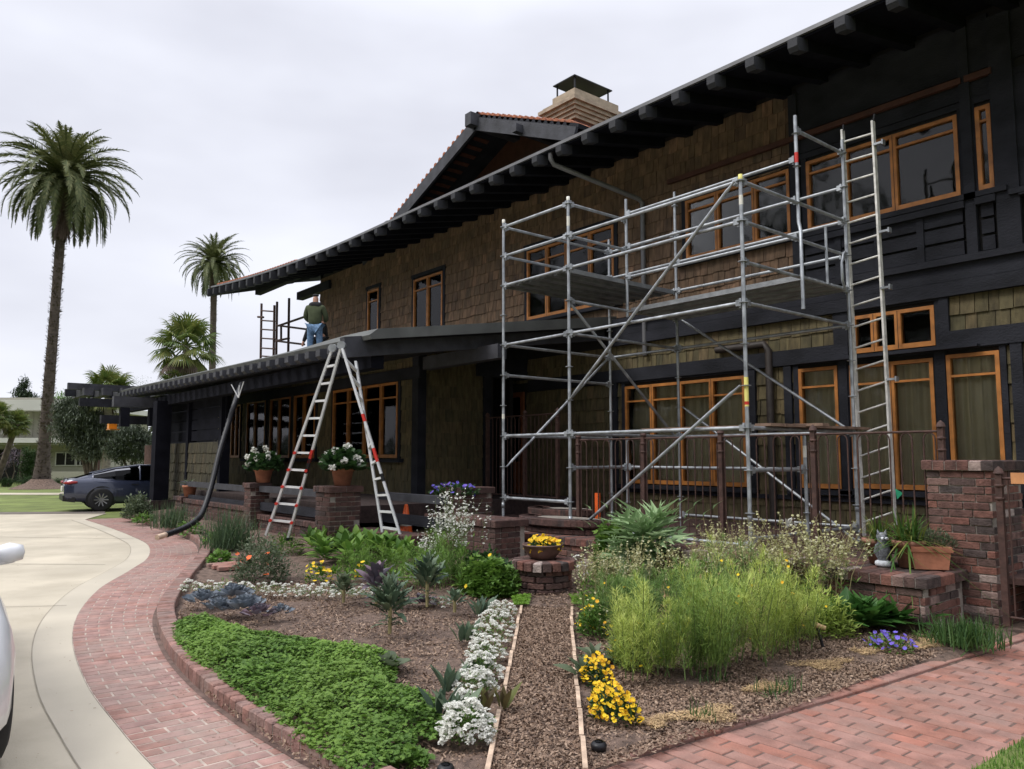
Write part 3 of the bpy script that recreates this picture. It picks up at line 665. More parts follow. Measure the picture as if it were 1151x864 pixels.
b = MB(); b.add([(lf[0]-1, YG+1.4, lf[2]-.9), (rx, YG+1.4, rz-.5), (rx, YG+1.4, rz), (pk[0], YG+1.4, pk[2]-.1), (lf[0]-1, YG+1.4, lf[2]-.5)], [(0, 1, 2, 3, 4)]); b.build('gable_wall', 'redwood', gb)
# chimney
yc = 14.5; xl = at(621, 112, y=yc)[0]; c0 = at(646, 98, y=yc); xr = c0[0]
yb = at(695, 112, x=xr)[1]; zt = c0[2]
chm = empty('chimney', (xr, yc, 9), 'beige stepped brick chimney with a flat black metal cap above the gable', 'chimney')
b = MB(); e = 0.
z = zt
for (h, ov) in ((.30, 0.), (.09, .20), (.10, .30), (.10, .22), (.10, .16), (.10, .10), (.10, .05)):
    b.box(xl-ov, xr+ov, yc-ov, yb+ov, z-h, z); z -= h
b.build('crown', 'stucco', chm)
b = MB(); b.box(xl+.02, xr-.02, yc+.02, yb-.02, z-2.6, z); b.build('stack', 'brick', chm)
b = MB(); b.box(xl+.02, xr+.0, yc+.0, yb-.25, zt+.36, zt+.39)
cp_ = b.build('cap', 'black', chm)
for x, y in ((xl+.12, yc+.08), (xr-.08, yc+.08), (xr-.08, yb-.35), (xl+.12, yb-.35)): MB().box(x-.018, x+.018, y-.018, y+.018, zt, zt+.359).build('leg', 'black', cp_)
# downpipes
q0 = at(619, 178, y=YE+.05); q1 = at(722, 228, y=D-.10)
b = MB(); b.tube([q0+np.array([0, 0, .12]), q0, q0+np.array([0, .08, -.1]), q1-np.array([0, .1, -.06]), q1, q1-np.array([0, 0, .15]), (q1[0], D-.10, 3.7)], .05, 8); b.build('downpipe', 'metal', house)
b = MB(); b.tube([(-8.55, D-.1, 3.62), (-7.55, D-.1, 3.62), (-7.47, D-.1, 3.5), (-7.47, D-.1, .5)], .065, 8); b.build('downpipe', 'pipe', house)
# ---- wing (low porch on the left)
YW = 9.0; XW = -14.1
wing = empty('porch_wing', (0, 0, 0), 'low shingled wing with a long rafter porch roof behind the folding ladder', 'house wing')
def wx(px, py=470): return at(px, py, y=YW)[0]
def wz(px, py): return at(px, py, y=YW)[2]
WH = []
zb = 1.64
def wwin(pa_, pb_, top, lights, **k):
    x0, x1 = wx(pa_), wx(pb_); zt_ = wz((pa_+pb_)/2, top); WH.append((x0, x1, zb, zt_)); window(x0, x1, zb, zt_, [wx(l) for l in lights], y=YW, parent=wing, **k)
wwin(376, 449, 434, (393, 411, 430), tr=.2)
wwin(332, 356, 443, (343,), tr=0); wwin(305, 328, 447, (315,), tr=0); wwin(279, 300, 451, (288,), tr=0); wwin(262, 272, 455, (267,), tr=0, cas=.04, sill=False); wwin(250, 258, 457, (), tr=0, cas=.04, sill=False)
XWL = wx(246)
wallcore('wall_core', YW, XWL, XW, 0, 4.2, WH, parent=wing)
MB().box(XWL, XW-.1, YW+2.0, YW+2.1, 0, 4.2).build('room_partition', 'inner', wing)
shingle('shingle_wall', (XWL, YW), (1, 0), XW-XWL, .35, 4.1, [(a-XWL-.08, c-XWL+.08, e, f+.02) for a, c, e, f in WH], m='shingl', parent=wing)
shingle('side_shingle_wall', (XW, YW), (0, 1), 1.78, .35, 4.2, [], m='shingl', ny=(1, 0), parent=wing)
MB().box(XW-.2, XW, YW+.01, YW+1.78, 0, 4.3).build('side_wall', 'inner', wing)
MB().box(XW-.18, XW+.06, YW-.07, YW+.14, .3, 4.1).build('corner_post', 'darkwood', wing); MB().box(XW-.1, XW+.08, YW+1.7, YW+1.9, .3, 4.3).build('corner_post', 'darkwood', wing)
MB().box(XW-.2, XW+.1, YW+1.5, 12, 3.5, 4.3).build('side_beam', 'darkwood', wing)
b = MB(); b.box(-26, XW+.15, YW-.1, YW-.01, 3.35, 3.6); b.build('wall_plate', 'darkwood', wing)
# wing roof: eave at y=6.2, rising to the house wall
YP = 6.15
def pz(x): return 3.60+.012*(-12-x) if x > -26 else 3.77
XPR = -11.1; xs = [XPR]+list(np.arange(-11.5, -27.3, -.75))+[-27.6]; n = len(xs); V = []
SP = .145
def crown_(x): # rolled, bulging edge of the roofing near the corner
    return .09+.07*math.exp(-((x+12.0)/1.8)**2)
for x in xs:
    c = crown_(x); V += [(x, YP, pz(x)-.02), (x, YP-.03, pz(x)+.05), (x, YP+.12, pz(x)+.02+c), (x, 12.3, pz(x)+c+.05+(12.3-YP)*SP), (x, 12.3, pz(x)-.02+(12.3-YP)*SP)]
b = MB(); Fq = [(5*i+(k+1) % 5, 5*i+k, 5*(i+1)+k, 5*(i+1)+(k+1) % 5) for i in range(n-1) for k in range(5)]+[(0, 1, 2, 3, 4), tuple(5*n-5+k for k in (4, 3, 2, 1, 0))]
b.add(V, Fq, 0); wr = b.build('roof', 'roofing', wing)
b = MB()
b.add([(XPR, YP+.03, pz(-11)-.03), (-27.5, YP+.03, pz(-27)-.03), (-27.5, 12.2, pz(-27)-.03+(12.2-YP)*SP), (XPR, 12.2, pz(-11)-.03+(12.2-YP)*SP)], [(0, 1, 2, 3)]); b.build('soffit', 'darkwood', wr)
for i in range(36):
    x = -11.75-i*.45
    if x < -27.4: break
    z0 = pz(x)-.16; b = MB(); V = []
    for s in (-.085, .085): V += [(x+s, YP-.20, z0-.02), (x+s, YP-.14, z0-.07), (x+s, YW-.1, z0-.07+(YW-YP)*SP), (x+s, YW-.1, z0+.12+(YW-YP)*SP), (x+s, YP-.20, z0+.10)]
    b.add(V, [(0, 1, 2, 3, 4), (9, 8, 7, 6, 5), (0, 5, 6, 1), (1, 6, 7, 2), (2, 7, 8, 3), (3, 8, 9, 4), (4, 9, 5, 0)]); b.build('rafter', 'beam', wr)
# rake beam at the right end, with projecting beam stubs
MB().bar((XPR-.35, YP-.32, 3.44), (XPR-.35, 11.9, 3.44+6.0*SP), .16, .34).build('rake_beam', 'beam', wr)
MB().bar((-13.2, 8.6, 3.55), (-10.75, 8.6, 3.55), .2, .26).build('plate_end', 'beam', wr)
MB().bar((-28.2, YP+.35, 3.28), (-11.5, YP+.35, 3.28), .24, .26).build('eave_beam', 'soffit', wr)
# posts, low walls and slats at the far end of the porch
px_ = at(178, 520, y=YP+.1)[0]
b = MB(); b.box(px_-.2, px_+.2, YP-.05, YP+.35, .45, 3.25); b.build('post', 'soffit', wing); MB().box(px_-.3, px_+.3, YP-.15, YP+.45, .15, .45).build('post_plinth', 'brickd', wing)
YL = 6.75
xa, xb = at(181, 520, y=YL)[0], at(246, 520, y=YL)[0]
shingle('low_shingle_wall', (xa, YL), (1, 0), xb-xa, .2, 2.06, [], m='shingshade', parent=wing); MB().box(xa, xb, YL+.01, YL+.2, .1, 2.06).build('low_wall_core', 'inner', wing)
for z in (2.10, 2.40, 2.69, 2.98): MB().box(xa-.2, xb+.25, YL+.05, YL+.1, z, z+(.27 if z < 2.9 else .5)).build('slat_board', 'soffit', wing)
for x in (xb+.1, (xa+xb)/2): MB().box(x-.09, x+.09, YL-.04, YL+.2, .3, 3.5).build('screen_post', 'soffit', wing)
MB().box(-34, -14.2, 11.6, 11.7, .2, 4.4).build('rear_wall', 'inner', wing)
MB().box(xb-2.2, -12.3, 6.6, 11.9, .5, .8).build('porch_floor', 'brickd', wing)
MB().box(-34, -26.8, 9.4, 9.5, .2, 4.0).build('rear_screen', 'soffit', wing)
for (pxa, pya, X_, l, hh) in ((127, 451, -24.5, 2.2, .30), (113, 471, -26.5, 2.6, .26)):
    p = at(pxa, pya, x=X_); MB().bar(p, p+np.array([0, l, 0]), .24, hh).build('beam_end', 'beam' if pxa == 127 else 'darkwood', wing)
for pxx in (140, 172): p = at(pxx, 463, x=-24.5); MB().box(p[0]-.12, p[0]+.12, p[1]-.12, p[1]+.12, p[2]-.42, p[2]+.12).build('beam_strut', 'soffit', wing)
p = at(170, 508, d=28); MB().box(p[0]-.9, p[0]+.9, p[1], p[1]+.6, .1, 2.1).build('brick_pier', 'brickd', wing)
# pergola beyond, its long beams run away from the viewer
per = empty('pergola', (-29.6, 7, 0), 'dark flat beam pergola projecting beyond the left end of the porch', 'pergola')
XPg = -29.6; p = at(76, 434, x=XPg); MB().box(XPg-.1, XPg+.1, p[1], p[1]+5, p[2]-.10, p[2]+.12).build('top_beam', 'beam', per)
p = at(73, 441, x=XPg-.9); MB().box(XPg-1, XPg-.8, p[1], p[1]+5, p[2]-.12, p[2]+.12).build('lower_beam', 'darkwood', per)
p = at(89, 451, x=XPg+.4); MB().box(XPg+.3, XPg+.5, p[1], p[1]+5, p[2]-.16, p[2]+.12).build('lower_beam', 'darkwood', per)
for k in range(5):
    p = at(96+k*21, 441, x=XPg); MB().box(XPg-1.5, XPg+.55, p[1]-.14, p[1]+.14, p[2]-.13, p[2]+.13).build('joist', 'beam', per)
p = at(178, 470, x=XPg); MB().box(XPg-.15, XPg+.15, p[1], p[1]+.3, 0, 4).build('post', 'darkwood', per)
lan = empty('lantern', at(126, 478, y=7.0), 'small orange glass lantern hanging from the porch beams at the far left', 'lantern')
p = at(126, 478, y=7.0); b = MB(); b.box(p[0]-.14, p[0]+.14, 6.86, 7.14, p[2]-.14, p[2]+.10); b.build('glass_box', 'orangel', lan); b = MB(); b.box(p[0]-.17, p[0]+.5, 6.83, 7.17, p[2]-.18, p[2]-.145); b.box(p[0]-.17, p[0]+.17, 6.83, 7.17, p[2]+.105, p[2]+.13); b.build('frame', 'frame', lan)
# ------------------------------------------------------------------ terrace walls, pillars
def pillar(pl, pr, ptop, pbot, y, label, mi='brickd', dy=.7, group=None, zbase=.0, cap=True, name='brick_pillar', cat='pillar'):
    x0 = at(pl, ptop, y=y)[0]; z1 = at(pl+(pr-pl)*.4, ptop, y=y)[2]; lo_, hi_ = .1, 3.
    for _ in range(40):
        m_ = (lo_+hi_)/2
        if proj((x0+m_, y+m_, 1.)) < pr: lo_ = m_
        else: hi_ = m_
    if dy is None: x1 = x0+m_; dy = m_-.035
    else: x1 = at(pr, ptop, y=y)[0]
    b = MB(); brickwall(b, x0+.035, x1-.035, y, y+dy, zbase, z1, cap=cap)
    o = b.build(name, [mi, 'mortar'], loc=(x0, y, zbase)); tag(o, label, cat, group); return (x0, x1, z1)
pA = pillar(274, 306, 543, 603, 6.0, 'dark brick pillar left of the folding ladder, carrying a pot of white geraniums', dy=None)
pB = pillar(354, 409, 547, 603, 5.75, 'broad dark brick pillar under the folding ladder, with the right pot of white geraniums', dy=None)
pC = pillar(196, 236, 559, 590, 6.1, 'low dark brick pillar near the black drain pipe', dy=None)
pD = pillar(497, 557, 548, 600, 7.3, 'dark brick pillar with violet flowers in front of the shingled side wall', dy=None)
def lowwall(x0, x1, y0, y1, z1, label, m='brickd', z0=0., sides='fr', name='brick_wall'):
    b = MB(); brickwall(b, x0, x1, y0, y1, z0, z1, sides=sides); return tag(b.build(name, [m, 'mortar'], loc=(x0, y0, z0)), label, 'wall')
xw0 = at(480, 582, y=6.7)[0]; xw1 = at(557, 582, y=6.7)[0]
lowwall(xw0, xw1, 6.7, 7.25, at(520, 581, y=6.7)[2], 'low brick wall in front of the pillar with violet flowers')
lowwall(pC[1]+.05, pA[0]-.03, 6.15, 6.5, .62, 'low dark brick wall behind the grass tufts left of the ladder'); lowwall(pA[1]+.05, pB[0]-.03, 6.15, 6.5, .5, 'low dark brick wall between the two geranium pillars')
lowwall(pB[1]+.05, at(480, 590, y=6.5)[0], 6.15, 6.5, .5, 'low dark brick wall right of the broad geranium pillar')
# timber bench rails between pillars
for (a, c, za, yy, lb) in ((pC[0]+.1, pA[0]-.02, .97, 6.2, 'grey timber rail between the low pillar and the left geranium pillar'), (pA[1]+.02, pB[0]-.02, 1.0, 6.15, 'grey timber rail between the two geranium pillars'), (pB[1]+.02, pB[1]+1.9, 1.0, 6.6, 'dark timber rail right of the broad geranium pillar')):
    o = empty('timber_rail', ((a+c)/2, yy, .5), lb, 'rail'); b = MB(); b.box(a, c, yy, yy+.14, za-.05, za+.07); b.build('top_rail', 'beam', o); b = MB(); b.box(a, c, yy+.03, yy+.1, za-.42, za-.26); b.build('lower_rail', 'darkwood', o)
# round-fronted brick steps
def steps():
    root = empty('brick_steps', (-9.6, 8.2, .1), 'dark curved brick steps rising behind the scaffold foot', 'steps')
    for (pl, pr, pt, y, zb_) in ((572, 652, 583, 7.55, .1), (585, 640, 572, 8.3, .2)):
        x0, x1 = at(pl, pt, y=y)[0], at(pr, pt, y=y)[0]; z1 = at(612, pt, y=y)[2]; cx = (x0+x1)/2; rx_ = (x1-x0)/2; b = MB(); C = []; Dm = []; Y = []
        n = 26
        for k in range(int((z1-.1-zb_)/.078)+1):
            for a in np.arange(0, 1, 1/12.):
                an = pi+pi*(a+(.04 if k % 2 else 0)); C.append((cx+rx_*.95*cos(an), y+.45+.42*sin(an), zb_+.078*(k+.5))); Dm.append((.29, .1, .066)); Y.append(math.atan2(.42*cos(an), -rx_*sin(an)))
        for a in np.arange(0, 1, 1/24.):
            an = pi+pi*a; C.append((cx+rx_*.93*cos(an), y+.45+.42*sin(an), z1-.04)); Dm.append((.13, .24, .09)); Y.append(math.atan2(.42*cos(an), -rx_*sin(an)))
        bricks(b, C, Dm, np.array(Y), ch=.008); b.lathe((cx, y+.45, 0), [(0, zb_), (rx_*.9, zb_), (rx_*.9, z1-.02), (0, z1-.02)], 24, 1, sm=False, sy=.42/rx_)
        b.build('step', ['brickd', 'mortar'], root)
steps()
lowwall(at(700, 612, y=8.25)[0]-1.6, -3.11-.035, 7.405, 8.28, .565, 'long low brick wall with soldier brick cap under the iron railing and the clay pots', m='brick', sides='fr')
pR = pillar(1036, 1118, 517, 695, 8.3, 'tall weathered red brick gate pillar at the right edge beside the iron gate', mi='brick', dy=.82)
# ------------------------------------------------------------------ iron railings and gate
def railing(posts, y, z0, z1, label, name='iron_railing', gates=(), cat='railing', sp=.112, bot=.1, hoop=True):
    root = empty(name, (posts[0], y, z0), label, cat)
    for x in posts:
        b = MB(); b.box(x-.028, x+.028, y-.028, y+.028, z0, z1+.03); b.lathe((x, y, 0), [(.0, z1+.1), (.035, z1+.07), (.05, z1+.03)], 8)
        for zz in (z1-.22, z1-.1): b.lathe((x, y, 0), [(.036, zz), (.05, zz+.015), (.036, zz+.03)], 8)
        b.build('post', 'rust', root)
    for a, c in zip(posts[:-1], posts[1:]):
        MB().tube([(a, y, z1-.015), (c, y, z1-.015)], .014, 6).build('rail', 'rust', root); MB().tube([(a, y, z0+bot), (c, y, z0+bot)], .013, 6).build('rail', 'rust', root)
        b = MB(); n = max(2, int((c-a)/sp)); w = (c-a)/n
        for i in range(n):
            x = a+w*(i+.5)
            if hoop and i % 2 == 0 and i < n-1:
                pts = [(x, y, z0+bot)]+[(x+w/2-w/2*cos(t), y, z1-.10+.075*sin(t)) for t in np.linspace(0, pi, 7)]+[(x+w, y, z0+bot)]; b.tube(pts, .0085, 5)
            else: b.tube([(x, y, z0+bot), (x, y, z1-.02 if not hoop else z1-.10)], .0085, 5)
        b.build('balusters', 'rust', root)
    return root
railing([at(p_, 492, y=8.35)[0] for p_ in (650, 723, 810, 914, 1058)], 8.35, .55, 1.93, 'rusty brown iron railing with hooped bars standing on the terrace wall behind the scaffold')
railing([at(p_, 500, y=9.9)[0] for p_ in (548, 590, 627)], 9.9, .8, at(590, 466, y=9.9)[2], 'rusty iron railing in front of the wooden front door')
railing([at(1123, 540, y=8.2)[0], at(1123, 540, y=8.2)[0]+1.0], 8.2, .1, 1.47, 'dark rusty iron gate hung at the right edge beside the brick pillar', name='iron_gate', cat='gate', sp=.13, bot=.08, hoop=False)
tag(MB().box(-2.63, -2.28, 8.10, 8.13, 1.41, 1.51).build('timber_plaque', 'plaque', loc=(-2.45, 8.1, 1.45)), 'small pale orange timber board fixed on top of the iron gate', 'board')
# ------------------------------------------------------------------ scaffold
def scaffold():
    S = empty('scaffold_tower', (-7.6, 9.2, .5), 'large galvanised tube scaffold tower with steel decks in front of the house', 'scaffold')
    X1, X2, X3, Y1, Y2, YM = -9.9, -8.33, -5.3, 7.95, 10.5, 9.25; r = .0242
    def z(k): return .5+k*.5
    def std(x, y, z0, z1, foot=True):
        b = MB(); b.tube([(x, y, z0), (x, y, z1)], r, 10)
        k = 1
        while z(k) < z1+.01:
            if z(k) > z0: b.lathe((x, y, z(k)), [(r, -.006), (.058, -.004), (.058, .004), (r, .006)], 10, sm=False)
            k += 1
        if foot:
            b.lathe((x, y, z0), [(.017, -.10), (.017, .05)], 8); b.lathe((x, y, z0), [(.045, .03), (.045, .06), (.0, .07)], 8); b.box(x-.07, x+.07, y-.07, y+.07, z0-.11, z0-.10)
        # spigot collar
        b.lathe((x, y, z0+.35), [(r, -.04), (.030, -.04), (.030, .04), (r, .04)], 10)
        return b.build('standard', 'gal', S)
    o1 = std(X1, Y1, .53, 5.60); o2 = std(X2, Y1, .40, 5.58); o3 = std(X3, Y1, .6, 5.05)
    std(X1, Y2, .6, 5.75); std(X2, Y2, .6, 6.25); std(X3, Y2, .6, 6.2)
    for (x, y, z0, z1, par) in ((X2, Y1, 5.15, 5.30, o2), (X1, Y1, 2.28, 2.36, o1), (X3, Y1, 4.7, 4.82, o3)):
        MB().lathe((x, y, 0), [(r+.001, z0), (r+.001, z1)], 10).build('sticker', 'label', par)
    MB().lathe((X3, Y1, 0), [(r+.0012, 2.25), (r+.0012, 2.60)], 10).build('sticker', 'yellow', o3); MB().lathe((X3, Y1, 0), [(r+.0016, 2.27), (r+.0016, 2.31)], 10).build('sticker_band', 'redplas', o3)
    for (x, y, zt) in ((X1, Y1, 5.62), (X2, Y1, 5.6), (X3, Y1, 5.07)):
        MB().lathe((x, y, zt), [(r+.002, -.05), (r+.002, .01), (0, .012)], 8).build('end_cap', 'yellow' if x == X3 else 'label', S)
    def led(a, c, m='gal'):
        a = np.array(a); c = np.array(c); d = (c-a)/np.linalg.norm(c-a); b = MB(); b.tube([a+d*.05, c-d*.05], r*.98, 8)
        for q, s in ((a, 1), (c, -1)): b.bar(q+d*s*.025, q+d*s*.10, .05, .075); b.bar(q+d*s*.05+(0, 0, .06), q+d*s*.05-(0, 0, .06), .012, .03)
        return b.build('ledger', m, S)
    for k in (10, 9, 6, 3.0, 1): led((X1, Y1, z(k)), (X2, Y1, z(k)))
    for k in (9, 8, 6, 3): led((X2, Y1, z(k)), (X3, Y1, z(k)))
    for k in (10, 9, 8, 6): led((X1, Y2, z(k)), (X2, Y2, z(k)))
    for k in (10, 9, 8, 6, 3, .4): led((X2, Y2, z(k)), (X3, Y2, z(k)))
    for k in (10, 9, 8, 6, 5, 3): led((X1, Y1, z(k)), (X1, Y2, z(k)))
    for k in (7, 6, 3): led((X2, Y1, z(k)), (X2, Y2, z(k)))
    for k in (10, 9): led((X2, Y1, z(k)), (X2, YM, z(k)))
    for k in (9, 8, 7, 6, 3, .4): led((X3, Y1, z(k)), (X3, Y2, z(k)))
    led((X3, YM, 6.0), (X3, Y2, 6.0)); led((X2, Y1, z(0.25)), (X3, Y1, z(0.25)))
    b = MB(); b.tube([(X2, YM, 3.9), (X2, YM, 5.85)], r, 10)
    for k in (8, 9, 10): b.lathe((X2, YM, z(k)+.05), [(r, -.006), (.055, 0), (r, .006)], 10, sm=False)
    b.tube([(X2-.02, YM, 3.98), (X2+.12, YM, 3.98)], .012, 6); b.build('guard_post', 'gal', S)
    b = MB(); b.tube([(X3, YM, 6.2), (X3, YM, 4.75), (X3+.04, YM-.03, 4.60), (X3+.09, YM-.12, 4.45), (X3+.09, YM-.12, 3.55)], r, 10)
    for k in (9.9, 8.9, 10.8): b.lathe((X3, YM, z(k)+.05), [(r, -.006), (.055, 0), (r, .006)], 10, sm=False)
    gp_ = b.build('guard_post', 'gal', S); MB().lathe((X3, YM, 5.62), [(r+.001, -.07), (r+.001, .07)], 10).build('sticker', 'redplas', gp_)
    for zz in (5.6, 5.05, 4.55): led((X2, YM, zz), (X3, YM, zz))
    # short stub posts standing inside the lower bay, and their 1.5 ledger
    for y_ in (9.2,):
        for x_ in (X2, X3): b = MB(); b.tube([(x_, y_, .45), (x_, y_, 1.95)], r, 8); b.lathe((x_, y_, 1.5), [(r, -.006), (.055, 0), (r, .006)], 10, sm=False); b.lathe((x_, y_, .95), [(r, -.006), (.055, 0), (r, .006)], 10, sm=False); q = b.build('stub_standard', 'gal', S); MB().lathe((x_, y_, 0), [(r+.001, 1.65), (r+.001, 1.8)] if x_ == X3 else [(r+.001, .62), (r+.001, .75)], 8).build('sticker', 'label', q)
    led((X2, 9.2, 1.5), (X3, 9.2, 1.5)); led((X2, Y1, .42), (X2, 9.2, .42))
    led((X2, Y1, 1.5), (X2, 9.2, 1.5)); led((X3, Y1, 1.5), (X3, 9.2, 1.5))
    def brace(a, c):
        a = np.array(a); c = np.array(c); d = (c-a)/np.linalg.norm(c-a); b = MB(); b.tube([a, a+d*.1, a+d*.14, c-d*.14, c-d*.1, c], [.014, .016, .0225, .0225, .016, .014], 8); b.build('brace', 'gal', S)
    o = .05
    brace((X3-.05, Y1-o, 5.0), (X2+.05, Y1-o, 2.5)); brace((X3-.05, Y1-o, 2.5), (X2+.05, Y1-o, .5)); brace((X1+.02, Y1+.05, 1.5), (X1+.02, Y2-.05, 3.5))
    brace((X2-o, Y1+.05, 4.0), (X2-o, Y2-.05, 2.0)); brace((X2+.05, Y2+o, 4.0), (X3-.05, Y2+o, 2.0)); brace((X2+.05, Y2+o, 2.5), (X3-.05, Y2+o, .5))
    def deck(x0, x1, y0, y1, zz, n, alongx, m='galdeck'):
        for i in range(n):
            b = MB()
            if alongx: a, c = y0+(y1-y0)*i/n+.01, y0+(y1-y0)*(i+1)/n-.01; X0, X1_, Y0, Y1_ = x0, x1, a, c
            else: a, c = x0+(x1-x0)*i/n+.01, x0+(x1-x0)*(i+1)/n-.01; X0, X1_, Y0, Y1_ = a, c, y0, y1
            b.box(X0, X1_, Y0, Y1_, zz+.04, zz+.05)
            if alongx: b.box(X0, X1_, Y0, Y0+.02, zz-.02, zz+.04); b.box(X0, X1_, Y1_-.02, Y1_, zz-.02, zz+.04); b.box(X0, X1_, (Y0+Y1_)/2-.02, (Y0+Y1_)/2+.02, zz+.0, zz+.04)
            else: b.box(X0, X0+.02, Y0, Y1_, zz-.02, zz+.04); b.box(X1_-.02, X1_, Y0, Y1_, zz-.02, zz+.04); b.box((X0+X1_)/2-.02, (X0+X1_)/2+.02, Y0, Y1_, zz, zz+.04)
            # hooks
            for q in (.25, .75):
                if alongx:
                    for xe in (X0, X1_): yy = Y0+(Y1_-Y0)*q; b.box(xe-.03, xe+.03, yy-.03, yy+.03, zz+.0, zz+.038)
                else:
                    for ye in (Y0, Y1_): xx = X0+(X1_-X0)*q; b.box(xx-.03, xx+.03, ye-.03, ye+.03, zz+.0, zz+.038)
            b.build('deck_plank', m, S)
    deck(X1+.03, X2-.03, Y1+.03, Y2-.03, 4.47, 5, False); led((X1, Y1, 4.5), (X2, Y1, 4.5))
    deck(X2+.03, X3-.03, YM+.04, Y2-.03, 4.0, 4, True)
    # timber boards on the 2 m lift
    for (a, c, lb) in (((X2+1.0, 8.5, 2.04), (X3+.1, 8.7, 2.04), 0), ((X2+1.1, 8.9, 2.06), (X3+.3, 9.2, 2.06), 0), ((X3-.02, 8.3, 2.045), (X3+.02, 10.7, 2.05), 0)):
        MB().bar(a, c, .22, .035).build('timber_board', 'board', S)
    b = MB(); b.tube([(X3+.02, 9.9, 4.0), (X3+.02, 9.9, 4.8)], .02, 8); b.tube([(X3+.03, 10.35, 4.5), (X3+.05, 10.25, 4.35), (X3+.05, 10.25, 4.1), (X3+.03, 10.35, 4.0)], .02, 8); b.build('gate_tubes', 'gal', S)
scaffold()
# far scaffold behind the wing
def farscaf():
    S = empty('small_scaffold', at(330, 404, y=12.6), 'small dark purple tube scaffold seen against the sky left of the roof workers', 'scaffold'); y = 12.6
    def P(px, py, yy=y): return at(px, py, y=yy)
    for (a, t_, bt) in ((294, 341, 408), (308.5, 343, 406), (311.5, 339, 404), (325, 335, 400)):
        p, q = P(a, t_), P(a-1.5, bt+25); b = MB(); b.tube([p, q], .05, 6); b.build('standard', 'rust', S)
    for (py) in (349, 360, 370, 380, 391, 400): MB().tube([P(294, py), P(309, py+1)], .035, 6).build('rung', 'rust', S)
    MB().tube([P(290, 356), P(296, 356.4)], .05, 6).build('coupler', 'rust', S)
    for (a, c) in (((311, 365.5), (345, 370)), ((313, 366), (342, 356)), ((310, 383), (342, 387)), ((310, 383), (325, 380)), ((316, 367), (316, 382))): MB().tube([P(*a), P(*c)], .045, 6).build('ledger', 'rust', S)
farscaf()
# ------------------------------------------------------------------ ladders
def ladder(name, a0, a1, b0, b1, n, label, m='alu', w=.025, h=.07, rr=.016, ends=None, extra=None):
    """rails from a0(bottom) to a1(top) and b0 to b1"""
    root = empty(name, tuple((np.array(a0)+b0)/2), label, 'ladder'); a0, a1, b0, b1 = map(lambda q: np.array(q, float), (a0, a1, b0, b1))
    side = (b0-a0); side /= np.linalg.norm(side); nrm = np.cross(side, (a1-a0)/np.linalg.norm(a1-a0))
    for p, q in ((a0, a1), (b0, b1)): MB().bar(p, q, h, w, 0, up=side).build('rail', m, root)
    for i in range(n):
        t = (i+.6)/(n+.2); MB().tube([a0+(a1-a0)*t, b0+(b1-b0)*t], rr, 6).build('rung', m, root)
    return root, nrm
# long extension ladder against the scaffold
yl = 10.62
lad, _ = ladder('extension_ladder', at(971, 602, y=yl-.0), at(947, 146, y=yl), at(1006, 590, y=yl), at(981, 136, y=yl), 19, 'long worn white extension ladder standing upright at the right end of the scaffold', m='whitepaint', w=.028, h=.075, rr=.015)
for (a, c) in (((982, 135), (983, 128)), ((948, 147), (948, 140))): p, q = at(*a, y=yl), at(*c, y=yl); MB().tube([p, q], .018, 6).build('tip', 'black', lad)
for (px, py) in ((988, 161), (995, 259.5), (996, 323), (1003, 426)):
    p = at(px, py, y=yl-.02); b = MB(); b.box(p[0]-.07, p[0]+.06, p[1]-.03, p[1]+.03, p[2]-.015, p[2]+.015); b.box(p[0]+.05, p[0]+.07, p[1]-.04, p[1]+.04, p[2]-.035, p[2]+.035); b.build('clamp', 'gal', lad)
p = at(1006, 549, y=yl-.05); tag(MB().add([p, p+np.array([.10, 0, -.06]), p+np.array([.02, 0, -.14]), p+np.array([0, .01, 0]), p+np.array([.10, .01, -.06]), p+np.array([.02, .01, -.14])], [(0, 1, 2), (5, 4, 3), (0, 3, 4, 1), (1, 4, 5, 2), (2, 5, 3, 0)]).build('tag', 'green', lad))
